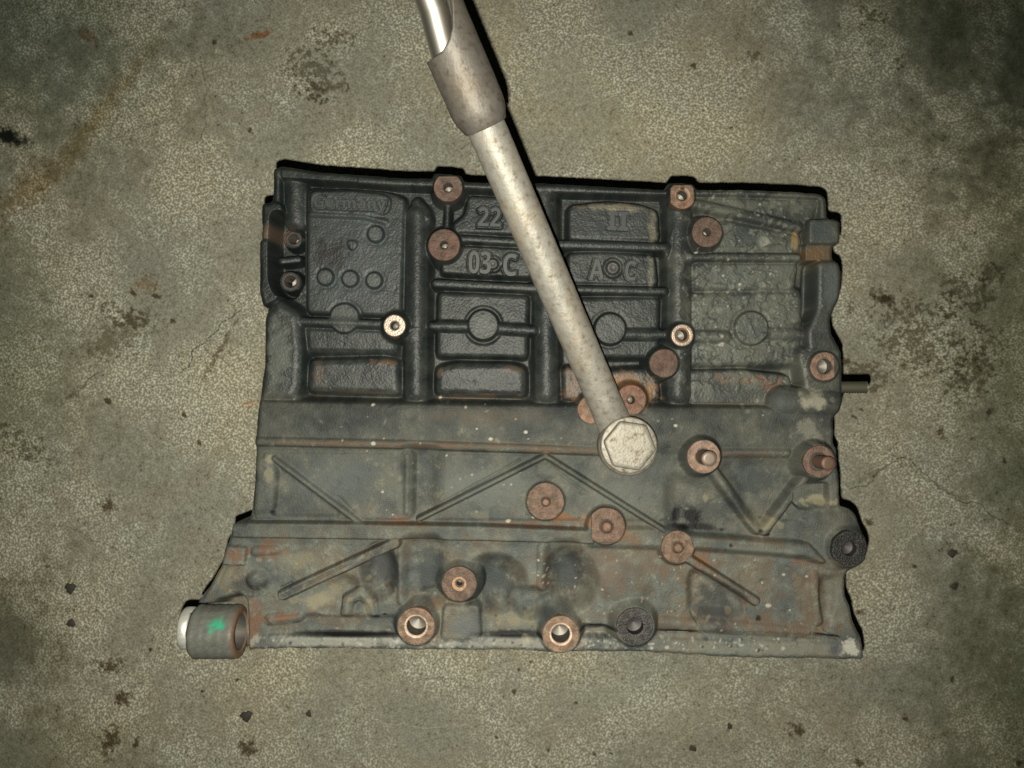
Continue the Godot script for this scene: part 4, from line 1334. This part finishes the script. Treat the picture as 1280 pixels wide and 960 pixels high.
func add_lifting_bar() -> void:
	var bar := thing("lifting_bar", Vector3.ZERO, "pale grey steel pipe bolted to the engine block and rising towards the top edge", "lifting bar")
	var a := pt(742, 470, 22)
	var b := pt(618, 183, 82)
	var ax := (b - a).normalized()
	var u := ax.cross(Vector3.UP).normalized()       # across, to the side
	if u.x < 0: u = -u
	var w := ax.cross(u).normalized()
	if w.y < 0: w = -w
	var foot := a - ax * 0.049
	var nz := noise(60.0, 91, FastNoiseLite.TYPE_SIMPLEX_SMOOTH, 3)
	var steel := Color(0.285, 0.276, 0.253)
	var steel_tint := func(p: Vector3) -> Color:
		var g := 1.0 + 0.14 * nz.get_noise_3dv(p)
		var br := clampf(nz.get_noise_3dv(p * 0.6 + Vector3.ONE) * 0.6, 0.0, 0.3)
		return Color(steel.r * g, steel.g * g * (1.0 - 0.2 * br), steel.b * g * (1.0 - 0.45 * br))
	var along := func(s: float, th: float, r: float) -> Vector3:
		return a + ax * s + (u * cos(th) + w * sin(th)) * r
	# pipe: flattened a little where it meets the eye
	var v := PackedVector3Array()
	var c := PackedColorArray()
	var seg := 64
	var s_end := (b - a).length() + 0.012
	var rows := 90
	for r in rows:
		var t := float(r) / (rows - 1)
		var s := lerpf(-0.049, s_end, t)
		var flat := smoothstep(-0.015, -0.046, s)
		for k in seg:
			var th := TAU * k / seg
			var rr := 0.0113
			var p: Vector3 = a + ax * s + u * cos(th) * rr * (1.0 + 0.05 * flat) + w * sin(th) * rr * (1.0 - 0.25 * flat)
			p += (u * cos(th) + w * sin(th)) * 0.00018 * nz.get_noise_3dv(p * 2.0)
			v.append(p)
			c.append(steel_tint.call(p))
	part("pipe", grid_mesh(rows, seg, v, c, true, true), mats.pipe, bar)
	# eye under the bolt head
	var e := pt(785.5, 558, 17)
	e.y = REF * 0.001
	var k2 := 0.505 / 967.0 * 1000.0
	var ec := Color(0.215, 0.204, 0.178)
	var eye := part("pipe_eye", lathe([[0.02, 19.0, ec], [17.0, 19.0, ec], [18.6, 18.4, ec], [19.6, 17.0, ec], [19.9, 14.0, ec], [19.6, 4.0, ec], [18.8, 0.0, ec], [18.6, -4.0, ec]], 80, [], 0.006), mats.pipe, bar)
	eye.position = e
	# bolt: flange and hexagon with a chamfered crown
	var bolt := part("hex_bolt", lathe([[0.02, 22.6, ec * 1.1], [17.6, 22.6, ec * 1.1], [18.2, 22.3, ec * 1.1], [18.6, 21.6, ec], [18.6, 19.0, ec]], 80), mats.pipe, bar)
	bolt.position = pt(787, 557, 25)
	bolt.position.y = REF * 0.001
	bolt.set_meta("label", "large flanged hex bolt holding the pipe's eye")
	var hp := []
	var hv := PackedVector3Array()
	var hc := PackedColorArray()
	var hs := 96
	for ring in [[0.0, 27.4, 0], [0.45, 27.45, 0], [0.80, 27.4, 0], [0.93, 27.3, 0], [0.985, 26.7, 0], [1.0, 26.0, 0], [1.0, 22.4, 0]]:
		for i in hs:
			var th := TAU * i / hs
			var f := fposmod(th - 0.16, PI / 3.0) - PI / 6.0
			var rr: float = minf(15.1 / cos(f), 16.9) * maxf(ring[0], 0.002)
			hv.append(Vector3(cos(th) * rr, ring[1], sin(th) * rr) * 0.001)
			var g := 1.0 + (rng.randf() - 0.5) * 0.1
			hc.append(Color(0.21 * g, 0.199 * g, 0.173 * g))
	var head := part("hex_head", grid_mesh(7, hs, hv, hc, true, true), mats.pipe, bolt)
	# sleeve with its end cut away to a tongue
	var s0 := (pt(606, 159, 85.5) - a).dot(ax)
	var sl := (pt(565, 63.5, 103) - a).dot(ax)
	var cut := func(p: float) -> float:
		var xs := [-1.0, -0.45, -0.05, 0.23, 0.45, 0.66, 0.85, 1.0]
		var ys := [0.0, 3.0, 12.5, 23.5, 40.0, 59.0, 95.0, 140.0]
		for i in 7:
			if p <= xs[i + 1]: return lerpf(ys[i], ys[i + 1], clampf((p - xs[i]) / (xs[i + 1] - xs[i]), 0.0, 1.0)) * 0.00044
		return 140.0 * 0.00044
	seg = 120
	v = PackedVector3Array()
	c = PackedColorArray()
	var outer := [[0.0, 11.3], [0.0, 12.3], [0.0006, 12.9], [0.0025, 13.6], [0.0055, 14.9], [0.009, 15.7]]
	var ring_pts := []
	for o2 in outer: ring_pts.append([-1.0, o2[0], o2[1] * 0.001])
	for i in 30: ring_pts.append([(i + 1) / 30.0, 0.009, 0.0159])
	ring_pts.append([1.0, 0.0092, 0.0155])
	ring_pts.append([1.0, 0.0088, 0.0135])
	for i in 10: ring_pts.append([1.0 - (i + 1) / 10.0, 0.009, 0.0132])
	for rp in ring_pts:
		for k in seg:
			var th := TAU * k / seg
			var end: float = sl + cut.call(cos(th))
			var s: float = s0 + rp[1]
			if rp[0] >= 0.0: s = lerpf(s0 + rp[1], end + (rp[1] - 0.009), rp[0])
			var p: Vector3 = along.call(s, th, rp[2])
			p += (u * cos(th) + w * sin(th)) * 0.0003 * nz.get_noise_3dv(p)
			v.append(p)
			var col: Color = steel_tint.call(p)
			c.append(Color(col.r * 0.48, col.g * 0.46, col.b * 0.455))
	part("sleeve", grid_mesh(ring_pts.size(), seg, v, c, true, true), mats.pipe, bar)
	# the bright rod that sits in the sleeve
	var rod := thing("steel_rod", Vector3.ZERO, "shiny round steel rod seated in the cut sleeve at the pipe's upper end", "rod")
	var path := [pt(566, 100, 98), pt(557, 68, 101), pt(549.5, 40.6, 104), pt(543, 15, 107), pt(534, -10, 110), pt(520, -45, 114), pt(498, -90, 118)]
	var curve := Curve3D.new()
	for i in path.size():
		var tan: Vector3 = (path[mini(i + 1, path.size() - 1)] - path[maxi(i - 1, 0)]) / 6.0
		curve.add_point(path[i], -tan, tan)
	v = PackedVector3Array()
	c = PackedColorArray()
	var len := curve.get_baked_length()
	for r in 50:
		var s := len * r / 49.0
		var p := curve.sample_baked(s)
		var d := (curve.sample_baked(minf(s + 0.001, len)) - curve.sample_baked(maxf(s - 0.001, 0.0))).normalized()
		var uu := d.cross(Vector3.UP).normalized()
		var ww := uu.cross(d)
		for k in 48:
			var th := TAU * k / 48
			v.append(p + (uu * cos(th) + ww * sin(th)) * 0.0082)
	part("shaft", grid_mesh(50, 48, v, PackedColorArray(), true, false), mats.chrome, rod)


func add_clumps() -> void:
	# crumbs of dirt that lie loose on the floor
	var list := [
		[88, 735, 7.0, "round black dirt clump on the concrete left of the barrel lug"],
		[89, 779, 5.5, "flat black dirt clump just below the round one, far left"],
		[308, 895, 7.5, "ragged dark dirt clump on the floor below the barrel lug"],
		[386, 892, 4.5, "small dark dirt clump right of the ragged one below the block"],
		[188, 812, 2.6, "tiny black crumb on the floor between barrel lug and left clumps"],
		[253, 864, 2.4, "tiny black crumb on the floor under the barrel lug"],
		[1190, 692, 5.5, "brown dirt clump on the floor right of the black corner boss"],
		[1192, 733, 4.0, "brown crumb below the clump right of the corner boss"],
		[912, 908, 4.0, "upright dark crumb on the floor below the block's right half"],
		[867, 936, 4.0, "dark crumb at the bottom edge, left of the brown flat stain"],
	]
	var m := StandardMaterial3D.new()
	m.albedo_color = lin(0.035, 0.032, 0.024)
	m.roughness = 0.8
	for it in list:
		var st := lathe([[0.02, it[2] * 0.28, Color.WHITE], [it[2] * 0.3, it[2] * 0.27, Color.WHITE], [it[2] * 0.55, it[2] * 0.2, Color.WHITE], [it[2] * 0.72, it[2] * 0.05, Color.WHITE], [it[2] * 0.76, -0.3, Color.WHITE]], 28, [], 0.34)
		var o := MeshInstance3D.new()
		o.mesh = st
		o.material_override = m
		o.name = "dirt_clump" if not has_node("dirt_clump") else "dirt_clump_%03d" % (get_children().filter(func(x): return str(x.name).begins_with("dirt_clump")).size())
		o.position = Vector3((it[0] - 640.0) * EYE / FOC, 0.0, (it[1] - 480.0) * EYE / FOC) * 0.001
		o.rotation.y = rng.randf() * TAU
		o.scale = Vector3(1.0, 1.0, rng.randf_range(0.6, 0.95))
		add_child(o, true)
		tag(o, it[3], "dirt clump", "loose dirt clumps on the floor")
